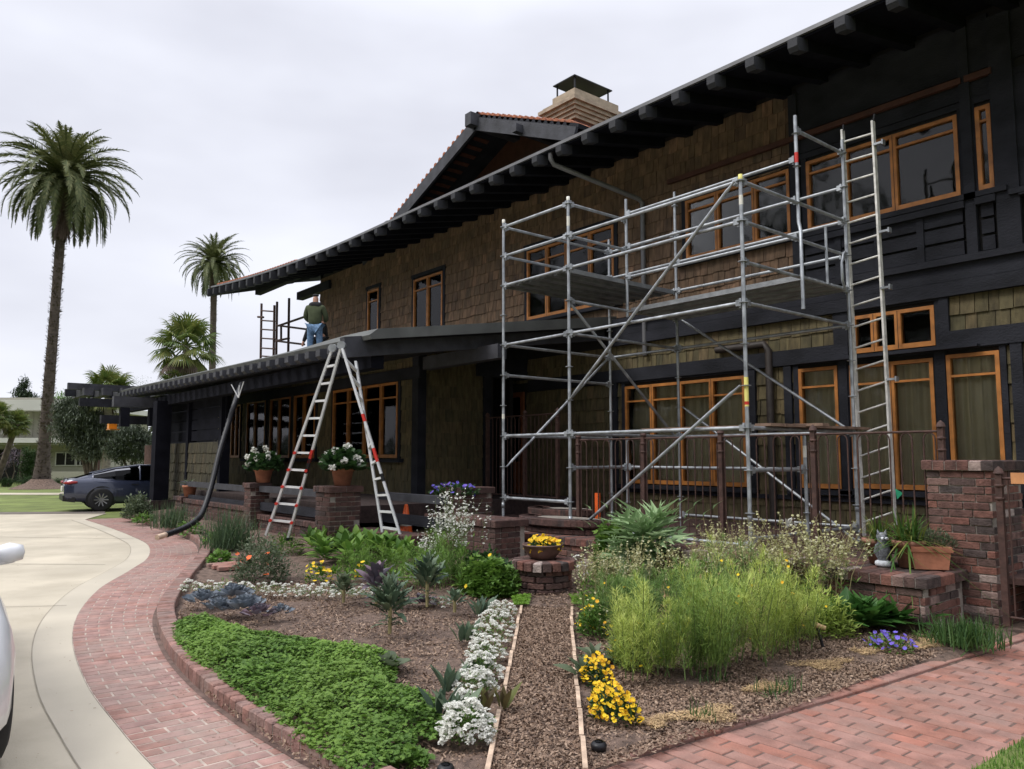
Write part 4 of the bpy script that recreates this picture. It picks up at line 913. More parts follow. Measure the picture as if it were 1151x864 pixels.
# folding A ladder
def aladder():
    y0, y1 = 5.72, 6.05   # planes of the two ladder faces (rungs run away from the viewer)
    root = empty('folding_ladder', (-12., 5.9, .3), 'tall open aluminium folding ladder with red fittings in front of the porch', 'ladder')
    fr = lambda px, py, d: at(px, py, d=d)
    dA, dB = 12.6, 12.9
    T1, T2 = fr(374, 391, 12.35), fr(384, 388, 12.2)
    A0, B0 = fr(299, 601, dA), fr(324, 604, dA-.1)           # left legs
    C0, D0 = fr(430, 598, 12.0), fr(450, 601, 11.7)           # right legs
    TC, TD = fr(396, 405, dA+.5), fr(381, 392, dA+.1)
    def rail(p, q, m='alu', w=.034, h=.092):
        side = np.array([0, 1, 0]); o = MB().bar(p, q, h, w, 0, up=(0.64, .77, 0)).build('rail', m, root); return o
    r1 = rail(A0, T1); r2 = rail(B0, T2); r3 = rail(C0, fr(400, 406, 12.45)); r4 = rail(D0, fr(385, 392, 12.15))
    def lerp(p, q, t): return p+(q-p)*t
    T3, T4 = fr(400, 406, 12.45), fr(385, 392, 12.15)
    for i in range(11):
        t = (i+.9)/11.0
        if t < .99:
            MB().bar(lerp(A0, T1, t), lerp(B0, T2, t), .045, .034).build('rung', 'alu', root)
            if i < 5:
                for (P_, Q_) in ((A0, T1), (B0, T2)): c = lerp(P_, Q_, t); MB().tube([c-_fw*.07, c-_fw*.03], .026, 8).build('lock', 'redplas', root)
        t = (i+.3)/11.0
        MB().bar(lerp(C0, T3, t), lerp(D0, T4, t), .045, .034).build('rung', 'alu', root)
    for (P_, Q_, tt, L, m) in ((B0, T2, .43, .22, 'redplas'), (B0, T2, .10, .0, 'redplas'), (D0, T4, .42, .22, 'redplas'), (D0, T4, .62, .12, 'redplas'), (D0, T4, .30, .12, 'black'), (B0, T2, .38, .25, 'black')):
        if L: c = lerp(P_, Q_, tt); u = (Q_-P_)/np.linalg.norm(Q_-P_); MB().bar(c-u*L/2, c+u*L/2, .097, .040, 0, up=(0.64, .77, 0)).build('sticker', m, root)
    b = MB()
    for c in (T1, T2): b.tube([c-_fw*.05, c+_fw*.05], .065, 12)
    b.build('hinge', 'gal', root)
    MB().box(B0[0]-.05, B0[0]+.05, B0[1]-.05, B0[1]+.05, B0[2]-.05, B0[2]+.0).build('foot', 'black', root)
aladder()
# black corrugated drain pipe leaning from the eave to the kerb
P3 = [at(272, 431, y=6.1), at(266, 447, d=15.5), at(257, 475, d=15.2), at(247, 508, d=14.8), at(238, 545, d=14.4), at(228, 575, d=14.0), at(219, 586, d=13.6), at(203, 595, d=13.3), at(188, 600.5, d=13.0), at(186, 601, d=12.95)]
pp_ = smooth([tuple(p) for p in P3], 10); Pr, Lp = resample(pp_, .05)
dp = empty('drain_pipe', tuple(Pr[-1]), 'black flexible drain hose hanging from the porch eave down onto the brick path', 'drain hose')
b = MB(); b.tube(list(Pr), [.054 if i % 2 else .047 for i in range(len(Pr))], 12); b.build('hose', 'black', dp)
e = Pr[-1]; d_ = (Pr[-1]-Pr[-6]); d_ /= np.linalg.norm(d_); b = MB(); b.tube([e-d_*.02, e+d_*.20], .046, 10); b.build('wooden_plug', 'timber', dp)
b = MB(); k0 = at(268, 447, d=15.3)
for q in ((260, 432), (274, 429), (269, 433)): b.tube([k0, at(*q, d=15.3)], .012, 5)
b.build('wire_tie', 'alu', dp)
tag(MB().tube([at(243, 490, y=6.9), at(231, 530, y=6.9)], .02, 6).build('thin_pole', 'whitepaint'), 'thin pale pole leaning on the dark porch left of the hose', 'pole')
# ------------------------------------------------------------------ plants
DIA = (np.array([(0, 0, 0), (.27, .48, .05), (0, 1, -.03), (-.27, .48, .05)]), np.array([(0, 1, 2), (0, 2, 3)]))
DIAN = (DIA[0]*np.array([.45, 1, 1]), DIA[1]); THR = (np.array([(-.5, 0, 0), (.5, 0, 0), (0, 1, -.04)]), np.array([(0, 1, 2)]))
def leafT(prof, bend=.3, fold=.12, wav=0):
    k = len(prof); V = []
    for i, w in enumerate(prof):
        t = i/(k-1); y = t; z = -bend*t*t
        V += [(-w, y, z+fold*w*2+wav*sin(i*2.2)), (0, y, z), (w, y, z+fold*w*2-wav*sin(i*2.2+1))]
    F_ = [(3*i+a, 3*i+a+1, 3*i+a+4, 3*i+a+3) for i in range(k-1) for a in (0, 1)]
    return np.array(V), np.array(F_)
def leafG(prof, bend=.2, cup=.2, ruf=.02, cols_=5):
    k = len(prof); V = []
    for i, w in enumerate(prof):
        t = i/(k-1)
        for j in range(cols_):
            u = j/(cols_-1)*2-1; e = abs(u)**2
            V.append((w*u, t*(1-.06*e)-(.05*e if t > .8 else 0), -bend*t*t+cup*w*e+ruf*sin(i*2.3+j*1.9)*(.3+abs(u))))
    F_ = [(cols_*i+a, cols_*i+a+1, cols_*(i+1)+a+1, cols_*(i+1)+a) for i in range(k-1) for a in range(cols_-1)]
    return np.array(V), np.array(F_)
CABB = leafG([.08, .26, .42, .50, .52, .46, .32, .10], -.14, .45, .022, 7); CURLY = leafG([.03, .06, .11, .14, .16, .15, .11, .04], .22, .5, .035, 5)
BROAD = leafT([.04, .17, .25, .24, .17, .03], .35); ROUND = leafT([.10, .32, .46, .52, .50, .40, .18], -.10, .16, .025); LONG = leafT([.02, .07, .10, .10, .07, .01], .5, .3); UPR = leafT([.05, .10, .13, .12, .07, .01], .06, .3)
def star(n, T=DIA):
    V = []; Fc = []
    for i in range(n):
        a = (i-(n-1)/2)*(2.3/max(1, n-1)) if n < 6 else i*2*pi/n
        R_ = rots(np.array([a]), np.array([0.]))[0]; V.append(T[0]@R_.T); Fc.append(T[1]+i*len(T[0]))
    return np.vstack(V), np.vstack(Fc)
TRI = star(3); PENT = star(5); def_petal = (np.array([(0, 0, 0), (.5, .45, .04), (.35, 1, .0), (-.35, 1, .0), (-.5, .45, .04)]), np.array([(0, 1, 2), (0, 2, 3), (0, 3, 4)]))
PANSY = star(6, (def_petal[0]*.5, def_petal[1])); 
def pans5():
    V = []; Fc = []
    for i in range(5):
        R_ = rots(np.array([i*2*pi/5]), np.array([.25]))[0]; V.append((def_petal[0]*.55)@R_.T+np.array([0, 0, .004*i])); Fc.append(def_petal[1]+i*5)
    return np.vstack(V), np.vstack(Fc)
PANSY = pans5()
def dome(n, rx, ry, h, lo=.5, lump=.18, seed=None):
    u = rng.normal(size=(n, 3)); u /= np.linalg.norm(u, axis=1)[:, None]; u[:, 2] = np.abs(u[:, 2])
    r = lo+(1-lo)*rng.random(n)**.5; k = rng.random()*9
    lm = 1+lump*np.sin(u[:, 0]*7+k)*np.cos(u[:, 1]*6-k)+lump*.6*np.sin(u[:, 2]*9+u[:, 0]*13+k)
    r = r*lm; return np.stack([u[:, 0]*rx*r, u[:, 1]*ry*r, u[:, 2]*h*r], 1), u
def mound(b, c, rx, ry, h, n, size, T=TRI, mi=0, lo=.5, up=.6, sv=.35, lump=.18, ryaw=None):
    p, u = dome(n, rx, ry, h, lo, lump)
    yaw = np.arctan2(-u[:, 0], u[:, 1])+rng.normal(0, .9, n); pit = rng.normal(up, .5, n)*np.where(u[:, 2] > .5, 1, .7)
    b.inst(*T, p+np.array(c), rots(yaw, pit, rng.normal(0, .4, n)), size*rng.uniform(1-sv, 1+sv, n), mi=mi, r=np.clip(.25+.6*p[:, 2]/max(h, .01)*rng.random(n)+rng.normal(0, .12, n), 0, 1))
def blades(b, c, n, L, spread, w=.008, mi=0, droop=.5, base=.06, r=None):
    k = 5; t = np.linspace(0, 1, k)
    for i in range(n):
        a = random.uniform(0, 2*pi); tilt = abs(random.gauss(0, spread)); l = L*random.uniform(.6, 1.1); o = np.array([random.gauss(0, base), random.gauss(0, base), 0])
        d = np.array([cos(a), sin(a)]); rad = l*(np.sin(tilt)*t+droop*tilt*t*t*.6); z = l*np.cos(tilt)*t-droop*tilt*l*t*t*.7
        ww = w*(1-t**2*.95)*(.6+.4*np.minimum(1, t*4)); pr = np.array([-d[1], d[0], 0]); V = []
        for q in range(k): p = np.array(c)+o+np.array([d[0]*rad[q], d[1]*rad[q], z[q]]); V += [p-pr*ww[q], p+pr*ww[q]]
        b.add(V, [(2*q, 2*q+1, 2*q+3, 2*q+2) for q in range(k-1)], mi, random.random() if r is None else r)
def rosette(b, c, Rr, n, T=BROAD, mi=0, p0=.15, p1=1.3, h=.0, sw=1., spread=.04, rmin=.5, jit=.13):
    i = np.arange(n); t = i/max(1, n-1); yaw = i*2.4+rng.normal(0, .15, n); pit = p0+(p1-p0)*t+rng.normal(0, jit, n); s = Rr*(1-(1-rmin)*t)*rng.uniform(.85, 1.1, n)
    pos = np.array(c)+np.stack([-np.sin(yaw)*spread*(1-t), np.cos(yaw)*spread*(1-t), h*t], 1); b.inst(*T, pos, rots(yaw, pit, rng.normal(0, .15, n)), np.stack([s*sw, s, s], 1), mi=mi, sm=True)
def P_(px, py): return G(px, py)
def flowers(b, pts, size, mi, T=PANSY, up=1.2, jit=.5, r=None):
    N = len(pts); yaw = YAW+pi+rng.normal(0, .9, N); b.inst(*T, pts, rots(yaw, rng.normal(-.65, .35, N)+.0), size*rng.uniform(.75, 1.2, N), mi=mi, r=r)
def plant(name, b, mats, c, lab, cat='plant', group=None, kind=None): o = b.build(name, mats, loc=tuple(c)); return tag(o, lab, cat, group, kind)
def simple_mound(name, px, py, wpx, hpx, n, size, T, m, lab, fl=None, dy=.7, cat='plant', lo=.45, up=.6, extra=None):
    c = P_(px, py); w = msize(c, wpx)/2; h = msize(c, hpx)*.93; c = c+np.array([_fw[0], _fw[1], 0])*w*dy*.6; b = MB(); mound(b, c-np.array([0, 0, .03]), w, w*dy if dy else w, h, n, size, T, lo=lo, up=up); ms = [m]
    if fl:
        for (fm, k, fs, fT) in fl:
            ms.append(fm); p, u = dome(k, w, w*dy, h, .95); flowers(b, p+c, fs, len(ms)-1, fT)
    if extra: extra(b, c, w, h)
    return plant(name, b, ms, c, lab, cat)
# parsley-like ground cover
def groundcover():
    pgn = [W2(*p, .15) for p in [(196, 714), (193, 696), (238, 689), (285, 706), (345, 712), (425, 728), (450, 735), (442, 762), (488, 778), (499, 806), (487, 824), (470, 818), (462, 842), (402, 866), (364, 840), (312, 805), (254, 762), (210, 734)]]
    pts = rand_in(pgn, 34000); k = pts; hh = .085+.034*np.sin(k[:, 0]*4.1+1+1.7*np.sin(k[:, 1]*3.1))*np.cos(k[:, 1]*5.3+1.3*np.sin(k[:, 0]*2.7))+.024*np.sin(k[:, 0]*13+2*np.sin(k[:, 1]*9))*np.sin(k[:, 1]*17+2*np.sin(k[:, 0]*8))
    P = np.array(pgn); e = np.full(len(k), 9.)
    for i in range(len(P)):
        a, c = P[i], P[(i+1) % len(P)]; ab = c-a; t = np.clip(((k[:, :2]-a)@ab)/(ab@ab), 0, 1); e = np.minimum(e, np.linalg.norm(k[:, :2]-a-t[:, None]*ab, axis=1))
    hh = hh*np.clip(e/.14, .12, 1)**.6; fr = rng.random(len(k))**.5; k[:, 2] += .03+hh*fr*1.15; N = len(k); b = MB()
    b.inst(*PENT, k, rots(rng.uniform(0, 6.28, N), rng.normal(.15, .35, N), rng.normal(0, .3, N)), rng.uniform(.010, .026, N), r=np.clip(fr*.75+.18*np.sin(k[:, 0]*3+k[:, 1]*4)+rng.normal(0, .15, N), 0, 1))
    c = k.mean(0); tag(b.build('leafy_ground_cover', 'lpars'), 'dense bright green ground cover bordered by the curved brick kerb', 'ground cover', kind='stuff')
groundcover()
simple_mound('parsley_tuft', 300, 846, 1, 1, 2, .01, TRI, 'lpars', 'x') if 0 else None
for (px, py, w, h, lab) in ((412, 852, 42, 14, 'small low green seedling patch at the front tip of the ground cover'), (455, 850, 60, 9, 'sparse green sprigs on the mulch between ground cover and white flowers')):
    simple_mound('leafy_sprigs', px, py, w, h, 260, .03, PENT, 'lpars', lab)
# cabbages
for i, (px, py, wp, lab) in enumerate(((228, 682, 46, 'blue-grey cabbage with wide outer leaves, leftmost of the cabbage patch'), (262, 676, 50, 'blue-grey cabbage at the back left of the cabbage patch'), (275, 690, 55, 'blue-green cabbage at the front centre of the cabbage patch'), (292, 697, 40, 'purple-tinged cabbage with flat leaves lying at the front right of the patch'), (315, 694, 22, 'small round dark cabbage standing alone right of the cabbage patch'), (247, 690, 40, 'blue-grey cabbage at the front left of the cabbage patch'))):
    c = P_(px, py); r_ = msize(c, wp)/2; b = MB(); rosette(b, c+(0, 0, .04), r_*.72, 15, CABB, 0, .2, .75, .05, .95, .10, .75); rosette(b, c+(0, 0, .08), r_*.46, 18, CABB, 0, .7, 1.45, .03, 1, .04, .75)
    plant('cabbage', b, ['lblue' if i != 3 else 'lpurp'], c, lab, 'cabbage', 'cabbages in the mulch bed')
# alyssum drifts
def alyssum(px, py, wp, hp, n, lab, grp, size=.015, green=.25):
    c = P_(px, py); w = msize(c, wp)/2; h = msize(c, hp); b = MB(); c = c+np.array([_fw[0], _fw[1], 0])*w*.5
    mound(b, c, w, w, h*.8, int(n*green), .03, DIAN, 0, .3)
    # many little domed flower heads
    k = max(10, int(n/26)); hp_, u = dome(k, w, w, h, .93, .12)
    P = []
    for q in hp_:
        m_ = 26; v = rng.normal(size=(m_, 3)); v /= np.linalg.norm(v, axis=1)[:, None]; v[:, 2] = np.abs(v[:, 2]); P.append(q+c+v*rng.uniform(.014, .022)*np.array([1, 1, .7]))
    P = np.vstack(P); N = len(P); b.inst(np.array([(-.5, -.5, 0), (.5, -.5, 0), (.5, .5, 0), (-.5, .5, 0)]), np.array([(0, 1, 2, 3)]), P, rots(rng.uniform(0, 6.28, N), rng.normal(0, .5, N), rng.normal(0, .5, N)), rng.uniform(.008, .013, N)*(size/.015), mi=1)
    return plant('alyssum', b, ['lpars', 'fwhite'], c, lab, 'white flowers', grp)
row = [(523, 834, 62, 36, 2600, 'large mound of white flowers at the front end of the white border'), (524, 803, 38, 20, 1100, 'white flower mound just behind the front mound, half hidden by tulip leaves'), (534, 782, 46, 24, 1300, 'white flower mound beside the timber edging, third from the front'), (541, 762, 44, 22, 1200, 'white flower mound midway along the border by the mulch path'), (546, 742, 44, 20, 1100, 'white flower mound in the narrow middle of the border'), (550, 724, 46, 20, 1000, 'white flower mound toward the far part of the path border'), (556, 708, 42, 18, 900, 'white flower mound second from the far end of the path border'), (563, 694, 34, 16, 800, 'small white flower mound at the far end of the path border')]
for a in row: alyssum(a[0], a[1], a[2], a[3]*1.1, int(a[4]*1.6), a[5], 'white flower mounds along the mulch path')
for i, px in enumerate(range(212, 430, 19)):
    alyssum(px, 667+((px-212)*.02)+random.uniform(-1.5, 1.5), 28, 13, 620, ['white flower tuft at the left kerb end of the low back row'][0] if i == 0 else '%s white flower tuft from the kerb in the low row behind the cabbages' % ['', 'second', 'third', 'fourth', 'fifth', 'sixth', 'seventh', 'eighth', 'ninth', 'tenth', 'eleventh', 'twelfth'][i], 'low row of white flowers behind the cabbages')
alyssum(497, 682, 30, 9, 300, 'small white flower clump under the purple kale plants', 'low row of white flowers behind the cabbages')
alyssum(648, 648, 26, 22, 500, 'grey-leaved white flowers right behind the bowl of yellow pansies', None)
# tulip-like leaves on the left of the white border
for (px, py, hp, lab) in ((505, 812, 44, 'clump of upright pointed leaves left of the front white mounds'), (512, 776, 36, 'pair of grey-green pointed leaf tufts left of the white border middle'), (527, 720, 26, 'pointed leaf tuft left of the far white mounds'), (536, 690, 24, 'small pointed leaf tuft at the head of the white border'), (546, 800, 34, 'orange-tinged pointed leaves poking through the white mounds'), (538, 758, 26, 'green pointed leaves poking through the middle of the white border')):
    c = P_(px, py); h = msize(c, hp); b = MB()
    for q in range(3): rosette(b, c+np.array([random.gauss(0, .05), random.gauss(0, .05), 0]), h*.95, 5, UPR, 0, 1.0, 1.5, 0, 1.3, .03, .75)
    plant('tulip_leaves', b, ['lkale' if 'orange' not in lab else 'lred'], c, lab)
# kale and friends
def kale(px, py, hp, wp, m, lab, T=CURLY, n=26, stem=True, sw=1.0, low=True):
    c = P_(px, py); h = msize(c, hp); w = msize(c, wp)/2; b = MB()
    b.tube([c, c+(0, 0, h*.35), c+(0.01, 0, h*.7)], [.016, .018, .012], 6, 1)
    rosette(b, c+np.array([0, 0, h*.32]), max(w*.8, h*.38), n, T, 0, .6, 1.5, h*.26, sw, .05, .7, .25); rosette(b, c+np.array([0, 0, h*.42]), max(w*.7, h*.42), n//2, T, 0, .9, 1.5, h*.2, sw, .08, .8, .3)
    if low: rosette(b, c+(0, 0, h*.12), w*.8, 8, T, 0, .1, .5, h*.12, sw*.9, .02, .9)
    return plant('kale', b, [m, 'stemy'], c, lab, 'kale', 'kale plants standing in the mulch')
kale(438, 712, 72, 44, 'lkale', 'tall dark green kale with a yellow stem base in the middle of the mulch', n=44)
kale(480, 682, 68, 36, 'lkale', 'tall blue-green kale behind the purple leaves, right of the middle kale', n=34)
kale(423, 680, 55, 40, 'lpurp', 'purple-grey leafy kale left of the tall dark green kale', T=BROAD, n=36, sw=.9)
kale(386, 677, 36, 34, 'lsage', 'small grey-green kale with a thin stem, leftmost of the kale plants', T=BROAD, n=30, sw=.9, low=False)
kale(511, 688, 30, 26, 'lkale', 'small dark kale with a white top near the bowl pedestal', T=BROAD, n=22, low=False)
c = P_(474, 678); b = MB(); rosette(b, c, msize(c, 20), 16, BROAD, 0, .2, 1.2, .02, 1.2); plant('red_chard', b, ['lpurp'], c, 'low magenta red leaves at the foot of the blue-green kale')
c = P_(432, 752); b = MB(); rosette(b, c, msize(c, 26), 12, ROUND, 0, .1, 1.1, .02, .9); plant('young_cabbage', b, ['lsage'], c, 'pale young cabbage at the edge of the green ground cover', 'cabbage')
# chard bank etc.
def leafbank(name, px0, px1, py, hp, m, lab, T=BROAD, per=16, size=22, n=None, sw=1., depth_=.5, p0=.5, fl=None, kind=None, stemm=None):
    b = MB(); k = n or int((px1-px0)/9); cs = []
    for i in range(k):
        px = px0+(px1-px0)*(i+.5)/k+random.uniform(-3, 3); c = P_(px, py); c = c+np.array([_fw[0], _fw[1], 0])*random.uniform(0, depth_); c[2] = float(gz(c[0], c[1])); cs.append(c)
        h = msize(c, hp); rosette(b, c+(0, 0, h*.1), msize(c, size), per, T, 0, p0-.3, 1.4, h*.45, sw, .05, .8)
    ms = [m]
    if fl:
        ms.append(fl[0]); pts = np.array([cs[random.randrange(len(cs))]+np.array([random.gauss(0, .15), random.gauss(0, .15), msize(cs[0], hp)*random.uniform(.7, 1.1)]) for _ in range(fl[1])]); flowers(b, pts, fl[2], 1)
    return plant(name, b, ms, np.mean(cs, 0), lab, 'vegetables', kind=kind)
leafbank('chard', 338, 430, 637, 30, 'lchard', 'bank of bright green broad-leaved chard below the ladder', size=19, per=14, depth_=.9)
leafbank('chard', 335, 460, 622, 24, 'lchard', 'back row of light green leafy vegetables under the geranium pillars', size=18, per=12, depth_=.6)
leafbank('leafy_greens', 350, 440, 655, 16, 'lpars', 'low green seedlings behind the white flower row', size=10, per=16, sw=.7, depth_=.8)
leafbank('leafy_greens', 440, 530, 662, 20, 'lchard', 'fresh light green herbs between the tall kale and the dark parsley', size=12, per=20, sw=.6, depth_=.6)
leafbank('leafy_greens', 432, 520, 640, 26, 'lchard', 'yellow-green leafy rows left of the dark parsley', size=13, per=22, sw=.6, depth_=.7)
def feathery(name, px0, px1, py, hp, m, lab, plumes=40, per=150, thread=.09, depth_=.8, tw=.005, var=.35, fl=None, taper=.22, group=None, spread=1., tilt=.7):
    b = MB(); PP = []; YY = []; TT = []; SS = []; RR = []; cs = []
    for i in range(plumes):
        px = random.uniform(px0, px1); c = P_(px, py+random.uniform(-16, 3)*(1 if hp > 60 else .2)); f = random.random(); c = c+np.array([_fw[0], _fw[1], 0])*depth_*f; c[2] = float(gz(c[0], c[1])); cs.append(c)
        mid = (px0+px1)/2; e = 1-abs((px-mid)/(px1-px0)*2)**3*.35; h = msize(c, hp)*random.uniform(1-var, 1.05)*e; lean = np.array([random.gauss(0, .1), random.gauss(0, .1)])*spread
        b.tube([c, c+np.array([lean[0]*h*.4, lean[1]*h*.4, h*.5]), c+np.array([lean[0]*h, lean[1]*h, h*.96])], [.006, .004, .002], 4, 1, cap=False)
        t = rng.uniform(.12, 1, per); a = rng.uniform(0, 6.28, per); w = taper*h*np.sin(np.clip(t*1.05, 0, 1)*pi)**.6*rng.random(per)*.9+.01
        p = c[None]+np.stack([lean[0]*h*t+np.cos(a)*w, lean[1]*h*t+np.sin(a)*w, h*t*.97+w*.25], 1); PP.append(p); YY.append(a-pi/2+rng.normal(0, .4, per)); TT.append(rng.normal(tilt, .5, per)); SS.append(thread*rng.uniform(.5, 1.2, per)); RR.append(np.clip(t*.7+rng.normal(.1, .15, per)+random.gauss(0, .12), 0, 1))
    PP = np.vstack(PP); YY = np.concatenate(YY); TT = np.concatenate(TT); SS = np.concatenate(SS)
    b.inst(*THR, PP, rots(YY, TT), np.stack([np.full(len(SS), tw*1.6), SS, SS], 1), r=np.concatenate(RR)); ms = [m, 'stem']
    if fl: ms.append(fl[0]); q = PP[rng.integers(0, len(PP), fl[1])]+rng.normal(0, .02, (fl[1], 3)); flowers(b, q+(0, 0, .03), fl[2], 2, T=PANSY)
    return plant(name, b, ms, np.mean(cs, 0)*(1, 1, 0)+(0, 0, .1), lab, 'plant', group)
# the big pale green fennel-like mass
for (a, c_, py, hp, pl_, lab) in ((694, 760, 764, 112, 15, 'tall pale yellow-green feathery plants nearest the yellow pansies'), (745, 830, 768, 120, 17, 'tall feathery pale green plants in the middle of the right bed'), (800, 880, 758, 128, 16, 'highest bright feathery plume right of centre in the right bed'), (860, 926, 735, 96, 14, 'feathery yellow-green plants at the right end of the mass'), (720, 900, 715, 92, 24, 'feathery green plants forming the back of the pale mass'), (668, 740, 720, 66, 16, 'lower green feathery plants behind the yellow pansies at the path')):
    feathery('fennel', a, c_, py, hp, {'tall feathery pale': 'lfena', 'feathery green plan': 'lfenb', 'lower green feather': 'lfenb'}.get(lab[:18] if lab[:18] == 'tall feathery pale' else lab[:19], 'lfen'), lab, int(pl_*1.7), 330, .07, .35, .0036, group='feathery pale green plants in the right bed', fl=('fyel', 7, .022), taper=.17, spread=2.2, var=.5)
feathery('fine_herbs', 455, 520, 668, 62, 'lchard', 'airy fine-leaved herbs left of the dark parsley', 26, 170, .06, .5, .004)
feathery('fine_herbs', 375, 455, 650, 34, 'lpars', 'low fine green herbs between the kale and the chard', 30, 120, .06, .5, .005, spread=1.5)
feathery('dry_stalks', 720, 900, 745, 105, 'straw', 'thin dead straw-coloured stalks standing among the feathery green plants', 16, 60, .05, .5, .003, taper=.07, spread=2.)
# bolting stems with little cream / white flowers
def bolt(name, px0, px1, py, hp, n, fm, lab, depth_=.5, top=.45, fs=.016, lean=.12, per=22, cat='flowering plant', lf='lsage', thick=.004):
    b = MB(); FP = []; cs = []; LP = []
    for i in range(n):
        c = P_(random.uniform(px0, px1), py)+np.array([_fw[0], _fw[1], 0])*depth_*random.random(); cs.append(c); h = msize(c, hp)*random.uniform(.65, 1.05); l = np.array([random.gauss(0, lean), random.gauss(0, lean)])
        tip = c+np.array([l[0]*h, l[1]*h, h]); b.tube([c, c+np.array([l[0]*h*.3, l[1]*h*.3, h*.5]), tip], [thick, thick*.8, thick*.4], 4, 1, cap=False)
        for q in range(3):
            t0 = random.uniform(.4, .75); o = c+(tip-c)*t0; a = random.uniform(0, 6.28); e = o+np.array([cos(a)*h*.16, sin(a)*h*.16, h*.22]); b.tube([o, e], [thick*.5, thick*.25], 4, 1, cap=False)
            for u in rng.random(per//4): FP.append(o+(e-o)*(.3+.7*u)+rng.normal(0, .010, 3))
        for u in rng.random(per//2): FP.append(c+(tip-c)*(1-top*u)+rng.normal(0, .012, 3))
        for u in rng.random(8): LP.append(c+(tip-c)*u*.6)
    FP = np.array(FP); N = len(FP); b.inst(PANSY[0], PANSY[1], FP, rots(rng.uniform(0, 6.28, N), rng.normal(0, .8, N)), fs*rng.uniform(.7, 1.3, N), mi=2)
    LP = np.array(LP); N = len(LP); b.inst(*DIAN, LP, rots(rng.uniform(0, 6.28, N), rng.normal(.5, .3, N)), rng.uniform(.05, .11, N), mi=0)
    return plant(name, b, [lf, 'stem' if fm == 'fwhite' else 'stemy', fm], np.mean(cs, 0), lab, cat)
bolt('flowering_mustard', 484, 535, 655, 105, 30, 'fwhite', 'tall airy white flower spikes in front of the violet-topped pillar', fs=.024, lf='lchard')
bolt('flowering_mustard', 470, 486, 640, 40, 8, 'fwhite', 'small white flowering stems right of the traffic cone', fs=.022)
bolt('flowering_rocket', 655, 720, 690, 74, 35, 'fcream', 'tangle of cream-flowered stems behind the yellow pansies', fs=.018, lf='lchard', per=30)
bolt('flowering_rocket', 720, 810, 680, 68, 39, 'fcream', 'cream-flowered stems in front of the silvery artichoke', fs=.018, lf='lchard', per=30)
bolt('flowering_rocket', 800, 890, 685, 96, 51, 'fcream', 'dense cream-flowered stems around the scaffold foot', fs=.018, lf='lchard', per=32)
bolt('flowering_rocket', 880, 955, 690, 110, 50, 'fcream', 'leaning cream-flowered stems left of the clay pots', fs=.022, lf='lchard', lean=.28, per=34)
simple_mound('leafy_herb', 700, 690, 120, 50, 1800, .06, DIAN, 'lpars', 'green leafy herbs under the cream flowered stems on the left', lo=.3)
simple_mound('leafy_herb', 880, 690, 110, 46, 1800, .06, DIAN, 'lchard', 'green leafy herbs under the cream flowered stems on the right', lo=.3)
simple_mound('leafy_herb', 790, 690, 120, 60, 1800, .06, DIAN, 'lpars', 'green leafy herbs between the artichoke and the feathery plants', lo=.3)
simple_mound('parsley', 548, 666, 78, 40, 2200, .05, TRI, 'lpars', 'dense dark green parsley clump left of the bowl pedestal', lo=.4, fl=[('fyel', 3, .05, PANSY)])
simple_mound('leafy_herb', 545, 640, 80, 34, 1500, .07, DIA, 'ldark', 'dark leafy plants behind the parsley at the scaffold foot', lo=.4)
simple_mound('parsley', 806, 628, 70, 36, 1800, .06, PENT, 'lpars', 'dark green parsley clump behind the scaffold foot right of the artichoke', lo=.4)
simple_mound('parsley', 690, 640, 52, 60, 1500, .06, TRI, 'lpars', 'green bush left of the silvery artichoke', lo=.4)
simple_mound('leafy_herb', 668, 712, 44, 40, 900, .05, DIAN, 'lchard', 'green leafy plants with a few pansies at the left head of the right bed', lo=.3, fl=[('fyel', 14, .03, PANSY), ('fcream', 40, .02, PANSY)])
simple_mound('leafy_herb', 705, 742, 50, 34, 900, .05, DIAN, 'lsage', 'grey-green stems behind the large yellow pansy clump', lo=.3, fl=[('fyel', 10, .03, PANSY)])
simple_mound('leafy_herb', 930, 712, 70, 50, 1500, .06, DIAN, 'lfen', 'pale green herbs between the feathery mass and the comfrey', lo=.3)
# artichoke
def arti():
    k = 9; V = []; Fc = []
    for i in range(k):
        t = i/(k-1); y = t*.95; z = .40*math.sin(t*2.3)-.50*t*t; w = .31*math.sin(min(1, t*1.15+.12)*pi)**.7*(1-.3*t)
        for s in (-1, 1):
            o = len(V); V += [(0, y-.04, z), (0, y+.035, z), (s*w, y+.12+w*.4, z-.03-.1*w), (s*w*.5, y+.0+w*.12, z+.02)]; Fc += [(o, o+3, o+2, o+1)]
    return np.array(V), np.array(Fc)
ART = arti()
for (px, py, wp, hp, n, lab) in ((728, 642, 150, 62, 22, 'big silvery green artichoke with jagged arching leaves behind the bowl'), (700, 655, 60, 34, 14, 'smaller jagged artichoke leaves drooping left of the big artichoke')):
    c = P_(px, py); r_ = msize(c, wp)/2*1.15; c[2] += .10; b = MB(); i = np.arange(n); t = i/n
    b.inst(*ART, c+np.zeros((n, 3))+np.stack([0*t, 0*t, .1+.1*t], 1), rots(i*2.4, .25+.75*t+rng.normal(0, .15, n), rng.normal(0, .35, n)), r_*rng.uniform(.85, 1.15, n)); b.lathe(c, [(.05, -.05), (.09, .1), (.05, .3), (0, .34)], 10)
    plant('artichoke', b, ['lart'], c, lab, 'artichoke')
